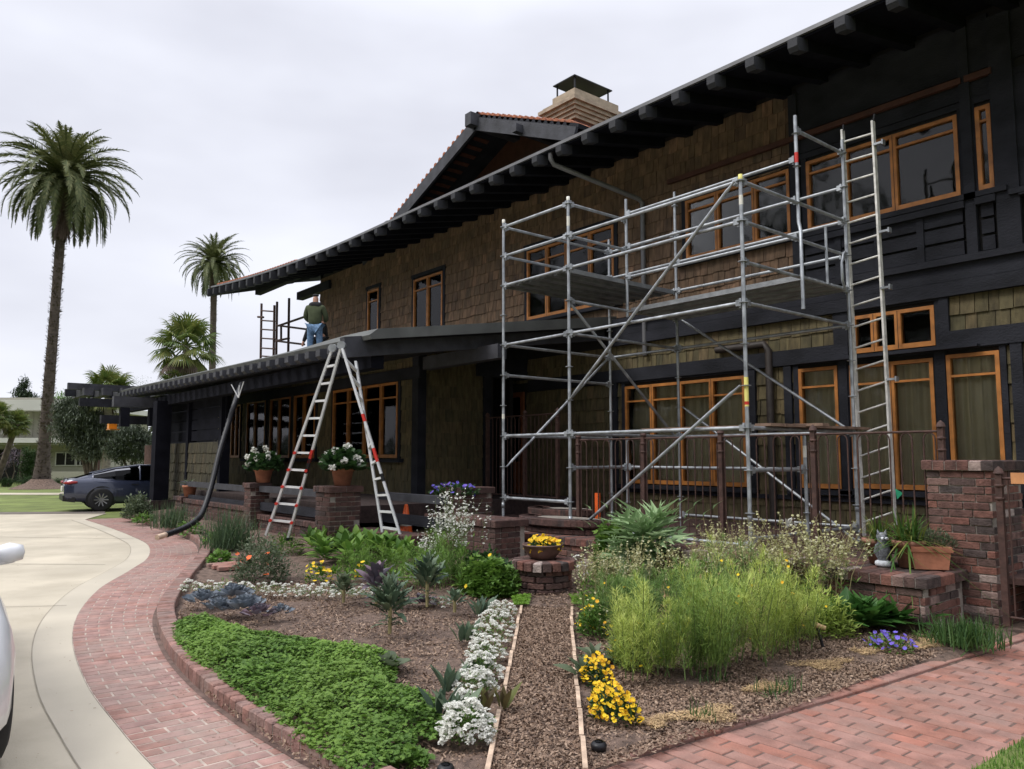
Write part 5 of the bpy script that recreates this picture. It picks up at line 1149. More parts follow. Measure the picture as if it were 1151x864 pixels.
# comfrey and right-hand things
c = P_(972, 700); b = MB()
for q in range(13): cc = c+_rt*random.gauss(0, .20)+np.array([random.gauss(0, .04), random.gauss(0, .04), 0]); rosette(b, cc, msize(c, 38)*random.uniform(.8, 1.1), 12, BROAD, 0, .45, 1.4, .05, .7, .03, .8)
plant('comfrey', b, ['lcom'], c, 'dark green broad-leaved comfrey clump in front of the low brick wall')
c = P_(945, 706); b = MB()
for q in range(5): rosette(b, c+np.array([random.gauss(0, .12), random.gauss(0, .08), 0]), msize(c, 15), 14, BROAD, 0, .5, 1.3, .03, 1.1)
plant('red_lettuce', b, ['lred'], c, 'bronze red lettuce at the left foot of the comfrey', 'lettuce')
c = P_(1085, 712); b = MB(); blades(b, c+(0, 0, 0), 520, msize(c, 34), .5, .006, 0, .7, .12); plant('grass_tuft', b, ['lgrass'], c, 'round tuft of fine green grass at the foot of the big brick pillar', 'grass tuft')
simple_mound('low_weeds', 1062, 716, 60, 10, 260, .03, DIAN, 'lchard', 'low weeds around the base of the grass tuft')
simple_mound('violet_pansies', 1005, 728, 52, 16, 420, .03, DIA, 'lpars', 'violet-blue pansies on the mulch in front of the comfrey', fl=[('fblue', 44, .032, PANSY)], cat='pansies')
for (px, py, wp, hp, n, lab) in ((690, 808, 62, 36, 46, 'large bright yellow pansy clump nearest the brick walkway'), (672, 768, 40, 30, 26, 'yellow pansy clump beside the right timber edging'), (678, 792, 30, 22, 12, 'small yellow pansy clump between the two big ones'), (660, 706, 26, 24, 10, 'few yellow pansies at the head of the right path edge'), (700, 744, 26, 30, 6, 'sparse yellow pansies in front of the feathery plants')):
    simple_mound('yellow_pansies', px, py, wp, hp, 320, .035, DIA, 'ldark', lab, fl=[('fyel', n*5, .025, PANSY)], cat='pansies')
simple_mound('yellow_pansies', 354, 653, 40, 20, 240, .04, DIA, 'lpars', 'yellow pansies in the left bed behind the white flower row', fl=[('fyel', 30, .05, PANSY)], cat='pansies')
simple_mound('yellow_pansies', 405, 650, 16, 18, 80, .04, DIA, 'lpars', 'two yellow pansies between the kale plants', fl=[('fyel', 9, .05, PANSY)], cat='pansies')
c = P_(655, 760); b = MB(); rosette(b, c, msize(c, 30), 12, BROAD, 0, .4, 1.3, .05, .9); rosette(b, P_(667, 742), msize(c, 28), 12, BROAD, 0, .4, 1.3, .05, .9); plant('sage_leaves', b, ['lsage'], c, 'grey-green broad leaves among the yellow pansies by the path')
c = P_(702, 806); b = MB(); blades(b, c, 30, msize(c, 26), .35, .007, 0, .5, .03); plant('grass_sprig', b, ['lgrass'], c, 'short green blades in front of the largest yellow pansy clump')
# left-hand shrubs by the kerb
simple_mound('shrub', 286, 652, 84, 50, 2600, .045, DIA, 'lsage', 'dark grey-green bushy shrub right of the red brick step', lo=.35, fl=[('forange', 7, .06, PANSY)], cat='shrub')
for (px, py, wp, hp, n, lab) in ((186, 594, 52, 30, 300, 'fine blue-green chive tuft left of the drain hose'), (252, 618, 60, 46, 420, 'large fine blue-green chive tuft right of the drain hose')):
    c = P_(px, py); b = MB(); blades(b, c+np.array([_fw[0], _fw[1], 0])*.25, n, msize(c, hp)*1.05, .38, .0075, 0, .5, msize(c, wp)*.2); plant('chives', b, ['lchive'], c, lab, 'chives')
for (px, py, wp, hp, lab) in ((158, 586, 30, 10, 'small light lettuce on the kerb bed beyond the hose end'), (210, 600, 40, 16, 'light green lettuces behind the kerb by the hose'), (238, 612, 34, 18, 'round light green lettuce heads near the red step'), (245, 632, 30, 14, 'small green seedlings beside the red step')):
    simple_mound('lettuce', px, py, wp, hp, 190, .085, BROAD, 'lchard', lab, cat='lettuce')
simple_mound('rosemary', 318, 622, 48, 24, 800, .06, DIAN, 'lchard', 'green bushy herb at the feet of the folding ladder', lo=.4, cat='shrub')
simple_mound('leafy_shrub', 212, 610, 30, 10, 100, .05, DIA, 'lchard', 'low leaves under the hose') if 0 else None
simple_mound('round_shrub', 150, 582, 44, 28, 1400, .08, DIA, 'lsage', 'rounded pale-tipped shrub at the foot of the far porch post', lo=.4, cat='shrub')
simple_mound('thin_seedling', 250, 668, 22, 22, 60, .05, DIAN, 'lchard', 'thin seedlings at the left end of the low white row')
simple_mound('thin_seedling', 275, 690, 1, 1, 2, .05, DIAN, 'lchard', 'x') if 0 else None
simple_mound('mixed_greens', 320, 650, 60, 20, 400, .04, DIAN, 'lsage', 'grey-green low plants right of the dark shrub')
simple_mound('kale_seedling', 350, 668, 1, 1, 2, .05, DIAN, 'lchard', 'x') if 0 else None
for (a, c_, lab) in ((575, 597, 'patch of bright moss left of the bowl pedestal'), (640, 684, 'patch of bright moss right of the bowl pedestal')):
    pts = rand_in([W2(a, 672, .1), W2(c_, 672, .1), W2(c_-3, 681, .1), W2(a+3, 681, .1)], 900); b = MB(); b.inst(*TRI, pts+(0, 0, .035), rots(rng.uniform(0, 6.28, 900), rng.normal(.3, .3, 900)), rng.uniform(.012, .024, 900)); tag(b.build('moss_patch', 'lmoss', loc=tuple(pts[0])), lab, 'moss')
# straw patches
for k_, (px, py, w, h, lab) in enumerate(((925, 742, 90, 14, 'straw coloured dead ground cover in the middle of the right bed edge'), (975, 728, 50, 8, 'straw coloured patch left of the violet pansies'), (1048, 712, 44, 7, 'upper straw coloured patch right of the violet pansies'), (1040, 722, 44, 7, 'lower straw coloured patch right of the violet pansies'), (860, 768, 60, 12, 'straw patch under the feathery plants'), (790, 798, 110, 12, 'long straw patch between the feathery plants and the brick edge'), (735, 806, 50, 12, 'straw patch right of the largest yellow pansy clump'))):
    c = P_(px, py); rx_ = msize(c, w)/2; n = int(w*16); a = rng.uniform(0, 6.28, n); r_ = np.sqrt(rng.random(n)); ry_ = rx_*.35+.05
    R2 = _rt[:2]; U2 = np.array([-_rt[1], _rt[0]]); jj = .75+.35*np.sin(a*3+k_)
    xy = c[:2]+np.outer(np.cos(a)*r_*rx_*jj, R2*.97+U2*.25)+np.outer(np.sin(a)*r_*ry_*jj, U2); pts = np.column_stack([xy, gz(xy[:, 0], xy[:, 1])-.032+rng.uniform(0, .02, n)])
    b = MB(); b.inst(*THR, pts, rots(rng.uniform(0, 6.28, n), rng.normal(.05, .22, n)), np.stack([rng.uniform(.005, .010, n), rng.uniform(.015, .045, n), np.ones(n)*.05], 1)); tag(b.build('dry_ground_cover', 'straw', loc=tuple(c)), lab, 'dry plants')
for (px, py, lab) in ((868, 775, 'thin grass sprig growing out of the long straw patch'), (888, 770, 'second grass sprig right of the first on the straw'), (790, 800, 'tiny grass sprig behind the brick edge below the pale feathery plants'), (798, 760, 'drooping green blades at the foot of the feathery plants'), (1068, 716, 'light green sprig left of the round grass tuft')):
    c = P_(px, py); b = MB(); blades(b, c-(0, 0, .03), 28, msize(c, 20), .6, .004, 0, .6, .05); plant('grass_sprig', b, ['lgrass'], c, lab, 'grass tuft')
# solar path lights, stake
for (px, py, lab) in ((673, 836, 'small round black solar light on the soil near the brick walkway'), (501, 862, 'small round black solar light at the bottom edge left of the path')):
    c = P_(px, py); b = MB(); b.lathe(c-(0, 0, .03), [(0, 0), (.04, 0), (.045, .025), (.036, .04), (0, .045)], 20); o = b.build('solar_light', 'black', loc=tuple(c)); tag(o, lab, 'garden light'); MB().lathe(c-(0, 0, .03), [(.024, .046), (.018, .05), (0, .051)], 14).build('solar_cell', 'glassc', o)
c = P_(925, 727); root = empty('stake_light', tuple(c), 'short black stake light leaning out under the feathery plants', 'garden light'); MB().tube([c, c+np.array([-.03, -.02, .15])], .013, 8).build('stake', 'black', root); b = MB(); b.tube([c+np.array([.02, 0.02, .15]), c+np.array([-.05, -.02, .17])], [.018, .026], 12); b.build('lamp_head', 'straw', root)
# red brick step right of kerb
c1 = at(243, 632, z=.12); b = MB(); C = []
for i in range(5):
    for j in range(2): C.append((c1[0]+.10+i*.11, c1[1]-.05+j*.225+(.05 if i % 2 else 0), .10))
bricks(b, C, [(.10, .215, .05)]*len(C), rng.uniform(-.02, .02, len(C))); tag(b.build('brick_patch', ['paverr'], loc=tuple(c1)), kind='structure')
# ------------------------------------------------------------------ pedestal, bowl and pots
ped = at(613, 670, z=.1)+np.array([_fw[0], _fw[1], 0])*.36; zt_ = .47
b = MB(); C = []; Dm = []; Y = []
for k in range(4):
    for a in range(9): an = 2*pi*(a+(.5 if k % 2 else 0))/9; C.append((ped[0]+.27*cos(an), ped[1]+.27*sin(an), .09+.072*(k+.5))); Dm.append((.19, .09, .06)); Y.append(an+pi/2)
for a in range(20): an = 2*pi*a/20; C.append((ped[0]+.26*cos(an), ped[1]+.26*sin(an), zt_-.055+random.uniform(-.006, .006))); Dm.append((.095, .22, .10)); Y.append(an+pi/2)
for a in range(8): an = 2*pi*a/8; C.append((ped[0]+.08*cos(an), ped[1]+.08*sin(an), zt_-.06)); Dm.append((.07, .12, .09)); Y.append(an+pi/2)
bricks(b, C, Dm, np.array(Y), ch=.012); b.lathe((ped[0], ped[1], 0), [(.27, .05), (.27, zt_-.1), (.30, zt_-.09), (.3, zt_-.03), (0, zt_-.03)], 20, 1, sm=False)
o = b.build('brick_pedestal', ['brick', 'mortar'], loc=(ped[0], ped[1], .1)); tag(o, 'low round brick pedestal at the head of the mulch path', 'pedestal')
bw = np.array([ped[0]-.02, ped[1], zt_-.005])
bowl = empty('planter_bowl', tuple(bw), 'wide brown clay bowl of yellow pansies standing on the round brick pedestal', 'flower bowl')
b = MB(); b.lathe(bw, [(0, 0), (.12, 0), (.15, .02), (.21, .09), (.235, .155), (.245, .16), (.24, .175), (.225, .17), (.20, .13), (0, .13)], 32); b.build('bowl', 'terrab', bowl)
b = MB(); mound(b, bw+(0, 0, .12), .20, .20, .09, 700, .035, DIA); b.build('leaves', 'ldark', bowl); b = MB(); p, u = dome(150, .20, .20, .16, .9); flowers(b, p+bw+(0, 0, .10), .044, 0); b.build('pansy_flowers', 'fyel', bowl)
def pot(name, base, rb, rt_, h, m, label, cat='flower pot', rim=True, ang=0, n=28, group=None):
    root = empty(name, tuple(base), label, cat, group); b = MB(); pr = [(0, 0), (rb, 0), (rb+(rt_-rb)*.8, h*.8)]+([(rt_+.012, h*.8), (rt_+.018, h)] if rim else [(rt_, h)])+[(rt_-.02, h), (rt_-.03, h*.88), (0, h*.88)]
    b.lathe(base, pr, n, sm=n > 8, ang=ang); b.build('pot', m, root); return root
def geranium(base, w, lab, dens=700):
    root = pot('flower_pot', base, .13, .19, .30, 'terra', lab)
    b = MB(); mound(b, np.array(base)+(0, 0, .25), w, w*.8, .34, dens, .085, ROUND, lo=.5, up=.5); b.build('leaves', 'ldark', root)
    b = MB(); p, u = dome(14, w*1.1, w*.85, .44, .95); P = []
    for q in p:
        k = 22; v = rng.normal(size=(k, 3)); v /= np.linalg.norm(v, axis=1)[:, None]; P.append(q+np.array(base)+(0, 0, .26)+v*.05)
    P = np.vstack(P); b.inst(*PANSY, P, rots(rng.uniform(0, 6.28, len(P)), rng.normal(0, .9, len(P))), np.full(len(P), .045)); b.build('flower_heads', 'fwhite', root)
geranium(((pA[0]+pA[1])/2+.12, 6.28, pA[2]), .42, 'clay pot of white geraniums on the left pillar, left of the folding ladder')
geranium(((pB[0]+pB[1])/2+.0, 6.1, pB[2]), .40, 'clay pot of white geraniums on the broad pillar between the ladder legs')
q = at(213, 558, y=6.3); r1 = pot('flower_pot', (q[0], 6.3, pC[2]), .13, .17, .28, 'terra', 'small clay pot with a spiky succulent on the low pillar near the hose'); b = MB(); rosette(b, np.array([q[0], 6.3, pC[2]+.26]), .3, 11, LONG, 0, .5, 1.4, .05, 1.2); b.build('succulent', 'lsage', r1)
# violet flowers on pillar D
q = np.array([(pD[0]+pD[1])/2, 7.55, pD[2]]); b = MB(); mound(b, q-(0, .25, .12), .5, .3, .16, 500, .06, DIA); p, u = dome(26, .5, .3, .2, .95); flowers(b, p+q-(0, .3, .12), .065, 1); plant('violet_flowers', b, ['ldark', 'fblue'], q, 'violet-blue flowers spilling over the pillar behind the tall white spikes', 'flowers')
# pots on the low wall at right
zt_ = .575
def onwall(px, py): return at(px, py, z=zt_)
p = onwall(986, 634)+np.array([-.02, .10, 0]); lp = pot('lily_pot', p, .095, .145, .25, 'terrad', 'clay pot of lily leaves behind the owl, left of the two lily pots'); b = MB(); blades(b, p+(0, 0, .22), 85, .34, .7, .010, 0, 1.0, .05); b.build('leaves', 'llily', lp)
p = onwall(1018, 638)+np.array([-.0, .10, 0]); lp = pot('lily_pot', p, .10, .15, .26, 'terrad', 'clay pot of drooping lily leaves between the owl and the window box'); b = MB(); blades(b, p+(0, 0, .24), 120, .40, .75, .011, 0, 1.1, .06); b.build('leaves', 'llily', lp)
p = onwall(1050, 640)+np.array([_fw[0], _fw[1], 0])*.08; bx = empty('window_box', (0, 0, 0), 'oblong terracotta planter box with grey herbs at the end of the low brick wall', 'planter'); b = MB()
lx, ly = .175, .10
def taper(b, c, ax, ay, bx_, by_, z0, z1): b.hexa([(c[0]-ax, c[1]-ay, c[2]+z0), (c[0]+ax, c[1]-ay, c[2]+z0), (c[0]+ax, c[1]+ay, c[2]+z0), (c[0]-ax, c[1]+ay, c[2]+z0), (c[0]-bx_, c[1]-by_, c[2]+z1), (c[0]+bx_, c[1]-by_, c[2]+z1), (c[0]+bx_, c[1]+by_, c[2]+z1), (c[0]-bx_, c[1]+by_, c[2]+z1)])
o3 = np.zeros(3); taper(b, o3, lx*.84, ly*.84, lx*.97, ly*.97, 0, .165); taper(b, o3, lx*1.06, ly*1.08, lx*1.08, ly*1.1, .166, .185); taper(b, o3, lx*1.02, ly*1.04, lx*1.04, ly*1.06, .186, .215); b.build('box', 'terra', bx)
b = MB(); mound(b, (.06, .03, .2), .21, .11, .17, 1100, .035, DIAN, lo=.3, up=.9); b.build('herbs', 'lsage', bx); bx.location = tuple(p); bx.rotation_euler = (0, 0, YAW-.25)
def owl():
    p = onwall(995, 636)+np.array([-.02, -.0, 0]); r = empty('owl_statue', tuple(p), 'small grey and white owl figure standing on the low brick wall', 'statue'); b = MB(); b.lathe(p, [(0, 0), (.070, 0), (.078, .02), (.072, .045), (.05, .055), (0, .055)], 16); b.build('base', 'owlw', r)
    b = MB(); n = 16; b.lathe(p, [(.045, .05), (.062, .10), (.066, .16), (.060, .21), (.046, .235), (.052, .26), (.056, .29), (.048, .315), (.03, .328), (0, .332)], n, sx=.95, sy=.85)
    for s in (-1, 1):
        e = p+_rt*.032*s+(0, 0, .315); b.tube([e, e+_rt*.012*s+(0, 0, .045)], [.018, .002], 6); w0 = p+_rt*.05*s+(0, 0, .21); b.tube([w0, w0+_rt*.012*s-(0, 0, .07), w0-_rt*.01*s-(0, 0, .15)], [.02, .028, .006], 8)
    b.build('body', 'owl', r); b = MB(); f2 = np.array([-_fw[0], -_fw[1], 0.])
    for s in (-1, 1): b.lathe(p+f2*.052+_rt*.020*s+(0, 0, .272), [(0, -.016), (.014, -.012), (.018, 0), (.014, .012), (0, .016)], 10)
    b.build('face_disc', 'owlw', r); b = MB()
    for s in (-1, 1): b.lathe(p+f2*.066+_rt*.019*s+(0, 0, .273), [(0, -.008), (.008, 0), (0, .008)], 8)
    b.tube([p+f2*.062+(0, 0, .262), p+f2*.078+(0, 0, .248)], [.008, .001], 6); b.build('eyes_and_beak', 'black', r)
owl()
# traffic cone, orange post
def cone():
    c = at(456, 606, d=12.7); r = empty('traffic_cone', tuple(c), 'orange and white traffic cone at the foot of the folding ladder', 'traffic cone'); h = .56
    b = MB(); b.lathe(c, [(.125, .03), (.03, h), (.022, h+.01), (0, h+.01)], 20); b.build('cone', 'oranget', r); b = MB(); taper(b, c, .17, .17, .165, .165, 0, .03); b.build('base', 'oranget', r)
    b = MB(); b.lathe(c, [(.0952, .22), (.064, .40)], 20); b.build('sleeve', 'label', r)
    # loose lettering-like dark marks are left out; a faded scuff remains part of the sleeve
cone()
q = at(672, 590, y=9.3); r = empty('barrier_post', (q[0], 9.3, .5), 'bright orange upright safety post leaning behind the scaffold', 'post'); b = MB(); b.box(q[0]-.045, q[0]+.045, 9.28, 9.32, .5, at(672, 554, y=9.3)[2]); b.build('post', 'oranget', r)
# white papery bag on scaffold stub
q = at(886, 594, y=8.9); b = MB(); mound(b, q, .05, .05, .09, 60, .08, DIA); tag(b.build('paper_bag', 'fwhite', loc=tuple(q)), 'crumpled white paper bag tied to the scaffold stub among cream flowers', 'bag')
# ------------------------------------------------------------------ cars
def make_car(name, paint, label, L=4.95, Wd=1.92, Hh=1.43, fast=True, arch=True):
    """faces +X, centred, wheels on z=0"""
    root = empty(name, (0, 0, 0), label, 'car')
    hl = L/2
    # stations: x, belt z, bottom z, half width
    st = [(-hl, .80, .42, .80), (-hl+.07, .98, .34, .875), (-hl+.35, 1.02, .30, .925), (-hl+.8, 1.02, .26, .95), (-1.2, .98, .22, .96), (-.2, .955, .20, .955), (.8, .94, .20, .95), (1.25, .93, .22, .95), (1.7, .84, .25, .935), (2.1, .74, .28, .86), (hl-.08, .62, .32, .68), (hl, .54, .38, .55)]
    b = MB(); prof = [(0., 0.0), (.55, 0.), (.93, .02), (1., .16), (1.0, .35), (1.0, .60), (.975, .80), (.93, .93), (.86, 1.0), (0, 1.0)]
    V = []
    for (x, zt, zb, hw) in st:
        for (fy, fz) in prof: V.append((x, fy*hw, zb+(zt-zb)*fz))
    m_ = len(prof); Fq = [(i*m_+j, (i+1)*m_+j, (i+1)*m_+j+1, i*m_+j+1) for i in range(len(st)-1) for j in range(m_-1)]
    for s in (1, -1):
        Vs = np.array(V)*np.array([1, s, 1]); f = [q[::-1] if s < 0 else q for q in Fq]; b.add(Vs, f, 0, None, True)
        b.add(Vs[:m_], [tuple(range(m_))], 0, None, False); b.add(Vs[-m_:], [tuple(range(m_))], 0, None, False)
    body = b.build('body', paint, root)
    # cabin
    cs = [(-2.15, 1.02, .62, .62), (-1.7, 1.16, .74, .60), (-1.1, 1.33, .80, .62), (-.4, 1.425, .82, .64), (.2, 1.43, .82, .64), (.7, 1.33, .81, .64), (1.35, .95, .80, .66)]
    glass = MB(); rf = MB(); V = []
    for (x, zt, hb, ht) in cs:
        zb = .94+.0*x; V.append([(x, hb*1.08, zb), (x, hb*1.02, zb+(zt-zb)*.35), (x, (hb*.55+ht*.45), zb+(zt-zb)*.75), (x, ht*.96, zb+(zt-zb)*.93), (x, ht*.7, zt), (x, 0, zt+.01)])
    for s in (1, -1):
        for i in range(len(cs)-1):
            for j in range(5):
                q = [V[i][j], V[i+1][j], V[i+1][j+1], V[i][j+1]]; q = [(a, b_*s, c) for a, b_, c in q]
                if s < 0: q = q[::-1]
                tgt = rf if (j >= 3 and 0 < i < 5) or (i == 0 and j < 3) else glass
                tgt.add(q, [(0, 1, 2, 3)], 0, None, True)
        # pillars and chrome line
        for xi in (1, 3, 5):
            p = [(V[xi][j][0], (V[xi][j][1]+.006)*s, V[xi][j][2]) for j in range(4)]; rf.tube(p, .022 if xi != 3 else .03, 6)
        rf.tube([(V[i][3][0], (V[i][3][1]+.004)*s, V[i][3][2]) for i in range(1, 7)], .028, 6)
        glass_ = [(V[i][1][0], (V[i][1][1]+.02)*s, V[i][0][2]+.03) for i in range(1, 6)]; rf.tube(glass_, .018, 6)
        for xd in (.75, -.42, -1.35): pass
    MBi = MB(); MBi.box(-1.6, 1.0, -.74, .74, .80, .93); 
    for x, y in ((-.9, .38), (-.9, -.38), (.2, .38), (.2, -.38)): MBi.box(x-.1, x+.05, y-.22, y+.22, .9, 1.22)
    rf.build('roof', paint, root); g = glass.build('windows', 'glassc', root); MBi.build('seats', 'black', root)
    for sx in (-1.48, 1.48):
        for s in (1, -1):
            y = s*.965; w = MB()
            w.add(*_ring(sx, y-s*.22, y, .355, .36)); tyre = w
            o = MB(); _wheel(o, sx, s); wh = o.build('wheel', 'rubber', root); o = MB(); _rim(o, sx, s); o.build('rim', 'rim', wh)
            a = MB(); n = 20; pts = [(sx+.40*cos(t), s*.938, .36+.40*sin(t)) for t in np.linspace(-.35, pi+.35, n)]; a.tube(pts, .02, 6)
            # dark arch disc
            k = 28; a.add([(sx+.395*cos(t), s*.950, max(.18, .36+.395*sin(t))) for t in np.arange(k)*2*pi/k], [tuple(range(k))[::s]])
            if arch: a.build('wheel_arch', 'black', root); wh.location = (0, s*.036, 0)
            else: wh.location = (0, -s*.035, 0)
    for s in (1, -1):
        b = MB(); b.tube([(-hl+.03, s*.42, .86), (-hl+.03, s*.74, .88), (-hl+.12, s*.885, .89), (-hl+.34, s*.925, .91)], [.03, .045, .05, .03], 8); b.build('tail_light', 'tail', root)
        b = MB(); b.tube([(hl-.05, s*.40, .56), (hl-.13, s*.62, .60)], [.05, .045], 8); b.build('headlight', 'label', root)
        b = MB(); mx = .66
        b.lathe((0, 0, 0), [(0, -.105), (.06, -.09), (.085, 0), (.06, .09), (0, .105)], 12)
        v = np.vstack(b.v); v2 = np.stack([v[:, 0]*.8, v[:, 2]*.85, v[:, 1]*.8], 1)+np.array([mx, s*1.00, 1.03]); b2 = MB(); b2.add(v2, [tuple(b.fl[0][4*i:4*i+4]) for i in range(len(b.fl[0])//4)], 0, None, True); b2.tube([(mx, s*.90, .97), (mx, s*1.03, .99)], .025, 6)
        b2.build('mirror', paint, root)
        b = MB()
        for xh in (-.55, .45): b.box(xh-.10, xh+.10, s*.957-.008, s*.957+.008, .80, .825)
        for xd in (.93, -.22, -1.05): b.box(xd-.004, xd+.004, s*.9595-.004, s*.9595+.004, .42, .66)
        b.build('door_lines', 'black', root)
    b = MB(); b.tube([(-hl+.10, -.62, 1.0), (-hl+.10, .62, 1.0)], .022, 6); b.build('spoiler', 'black', root)
    b = MB(); b.box(-hl-.022, -hl+.01, -.26, .26, .62, .77); b.build('number_plate', 'label', root)
    b = MB(); b.hexa([(-hl-.02, -.80, .34), (-hl+.3, -.93, .30), (-hl+.3, .93, .30), (-hl-.02, .80, .34), (-hl-.022, -.815, .50), (-hl+.3, -.935, .44), (-hl+.3, .935, .44), (-hl-.022, .815, .50)]); b.build('bumper', 'black', root)
    return root
def _ring(*a): return ([(0, 0, 0), (0, 0, .001), (0, .001, 0)], [(0, 1, 2)])
def _wheel(b, sx, s):
    pr = [(.20, .0), (.30, .0), (.345, .02), (.36, .06), (.36, .19), (.345, .22), (.2, .22)]; n = 28; a = np.arange(n)*2*pi/n; vs = []
    for (r, d) in pr: vs.append(np.stack([sx+r*np.cos(a), np.full(n, s*(.962-d)), .36+r*np.sin(a)], 1))
    b.add(np.vstack(vs), [(i*n+j, i*n+(j+1) % n, (i+1)*n+(j+1) % n, (i+1)*n+j) for i in range(len(pr)-1) for j in range(n)], 0, None, True)
def _rim(b, sx, s):
    y = s*.953; b.tube([(sx, y-s*.05, .36), (sx, y, .36)], .05, 12)
    n = 28; a = np.arange(n)*2*pi/n; vs = [np.stack([sx+r*np.cos(a), np.full(n, s*yy), .36+r*np.sin(a)], 1) for r, yy in ((.27, .956), (.235, .95), (.22, .88))]; b.add(np.vstack(vs), [(i*n+j, i*n+(j+1) % n, (i+1)*n+(j+1) % n, (i+1)*n+j) for i in range(2) for j in range(n)], 0, None, True)
    for k in range(10): t = 2*pi*k/10; b.bar((sx+.03*cos(t), y-s*.03, .36+.03*sin(t)), (sx+.25*cos(t), y-s*.008, .36+.25*sin(t)), .032, .018, 0, up=(0, 1, 0))
car = make_car('parked_car', 'carblue', 'dark blue-grey fastback car parked on the driveway beyond the porch')
# heading: rear towards the viewer's left
cw = at(113, 575, z=0); ang = R(148-90)+0
CARH = R(84)
car.rotation_euler = (0, 0, CARH); lw = np.array([-1.48, -.965]); rw = np.array([lw[0]*cos(CARH)-lw[1]*sin(CARH), lw[0]*sin(CARH)+lw[1]*cos(CARH)]); car.location = (cw[0]-rw[0], cw[1]-rw[1], 0)
wc = make_car('parked_car', 'carwhite', 'white car just entering the frame at the left edge, only its flank and mirror showing', arch=False)
wc.location = (-5.22-1.48, .680-.96, 0); wc.rotation_euler = (0, 0, 0)
# ------------------------------------------------------------------ people
def person(name, label, J, E, Rd, skinm, clothes, loc):
    root = None
    def sk(nm, joints, edges, rad, m, parent):
        me = bpy.data.meshes.new(nm); me.from_pydata([tuple(np.array(j)) for j in joints], edges, []); o = bpy.data.objects.new(nm, me); col.objects.link(o); me.materials.append(M[m])
        md = o.modifiers.new('Skin', 'SKIN')
        if not me.skin_vertices: return o
        for i, r_ in enumerate(rad): me.skin_vertices[0].data[i].radius = (r_[0], r_[1]) if isinstance(r_, tuple) else (r_, r_)
        me.skin_vertices[0].data[0].use_root = True; md.use_smooth_shade = True; md.branch_smoothing = .3; s = o.modifiers.new('Sub', 'SUBSURF'); s.levels = 1; s.render_levels = 2; o.parent = parent; return o
    body = sk(name, J, E, Rd, skinm, None); body.location = loc; body.rotation_euler = (0, 0, YAW); tag(body, label, 'person')
    for nm, (idx, ed, rad, m) in clothes.items(): sk(nm, idx, ed, rad, m, body)
    return body
# local frame: +y away from the viewer, x right.  figure stands with its back to us
J = [(0, 0, .95), (0, 0, 1.15), (0, .01, 1.38), (0, .0, 1.50), (0, .02, 1.60), (0, .02, 1.72), (-.19, 0, 1.42), (-.26, .04, 1.15), (-.17, .22, 1.05), (-.12, .28, 1.03), (.19, 0, 1.42), (.27, .05, 1.15), (.2, .24, 1.06), (.15, .3, 1.04), (-.1, 0, .9), (-.11, 0, .5), (-.12, -.02, .09), (-.13, .12, .04), (.1, 0, .9), (.12, .02, .5), (.13, .0, .09), (.14, .14, .04)]
E = [(0, 1), (1, 2), (2, 3), (3, 4), (4, 5), (2, 6), (6, 7), (7, 8), (8, 9), (2, 10), (10, 11), (11, 12), (12, 13), (0, 14), (14, 15), (15, 16), (16, 17), (0, 18), (18, 19), (19, 20), (20, 21)]
Rd = [.08, .10, .12, .055, .085, .07, .06, .045, .035, .03, .06, .045, .035, .03, .09, .06, .045, .04, .09, .06, .045, .04]
cl = {'jacket': ([(0, 0, .88), (0, 0, 1.15), (0, .01, 1.40), (0, .0, 1.49), (-.19, 0, 1.41), (-.27, .04, 1.15), (-.18, .21, 1.06), (.19, 0, 1.41), (.28, .05, 1.15), (.21, .23, 1.07)], [(0, 1), (1, 2), (2, 3), (2, 4), (4, 5), (5, 6), (2, 7), (7, 8), (8, 9)], [(.20, .15), (.205, .155), (.18, .14), .075, .095, .07, .055, .095, .07, .055], 'jacket'),
      'shoulder_yoke': ([(-.17, 0, 1.42), (-.05, .0, 1.475), (.05, .0, 1.475), (.17, 0, 1.42), ], [(0, 1), (1, 2), (2, 3)], [.102, .10, .10, .102], 'yoke'),
      'jeans': ([(0, 0, .93), (-.1, 0, .86), (-.115, 0, .5), (-.12, -.02, .12), (.1, 0, .86), (.125, .02, .5), (.13, 0, .12)], [(0, 1), (1, 2), (2, 3), (0, 4), (4, 5), (5, 6)], [.165, .115, .085, .07, .115, .085, .07], 'jeans'),
      'cap': ([(0, .02, 1.69), (0, .02, 1.77), ], [(0, 1)], [.108, .085], 'cap_'),
      'shoes': ([(-.12, -.04, .06), (-.13, .16, .04)], [(0, 1)], [.055, .045], 'yoke')}
fp = at(354, 365, y=8.7); fz = 3.60+.16+(8.7-YP)*SP+.02
person('person', 'worker in an olive jacket with black shoulders, cap and jeans standing on the porch roof', J, E, Rd, 'skin', cl, (fp[0], 8.7, fz))
J2 = [(0, 0, .62), (-.06, .05, .82), (-.12, .08, 1.02), (-.13, .08, 1.12), (-.14, .09, 1.2), (-.15, .1, 1.3), (-.26, .05, .98), (-.36, 0, .70), (-.45, 0, .45), (-.47, 0, .36), (.04, .1, 1.0), (.1, .2, .75), (.1, .3, .6), (.1, .33, .55), (-.1, 0, .55), (-.15, .2, .35), (-.12, .0, .09), (-.13, .14, .05), (.1, 0, .55), (.12, .22, .35), (.12, .02, .09), (.13, .16, .05)]
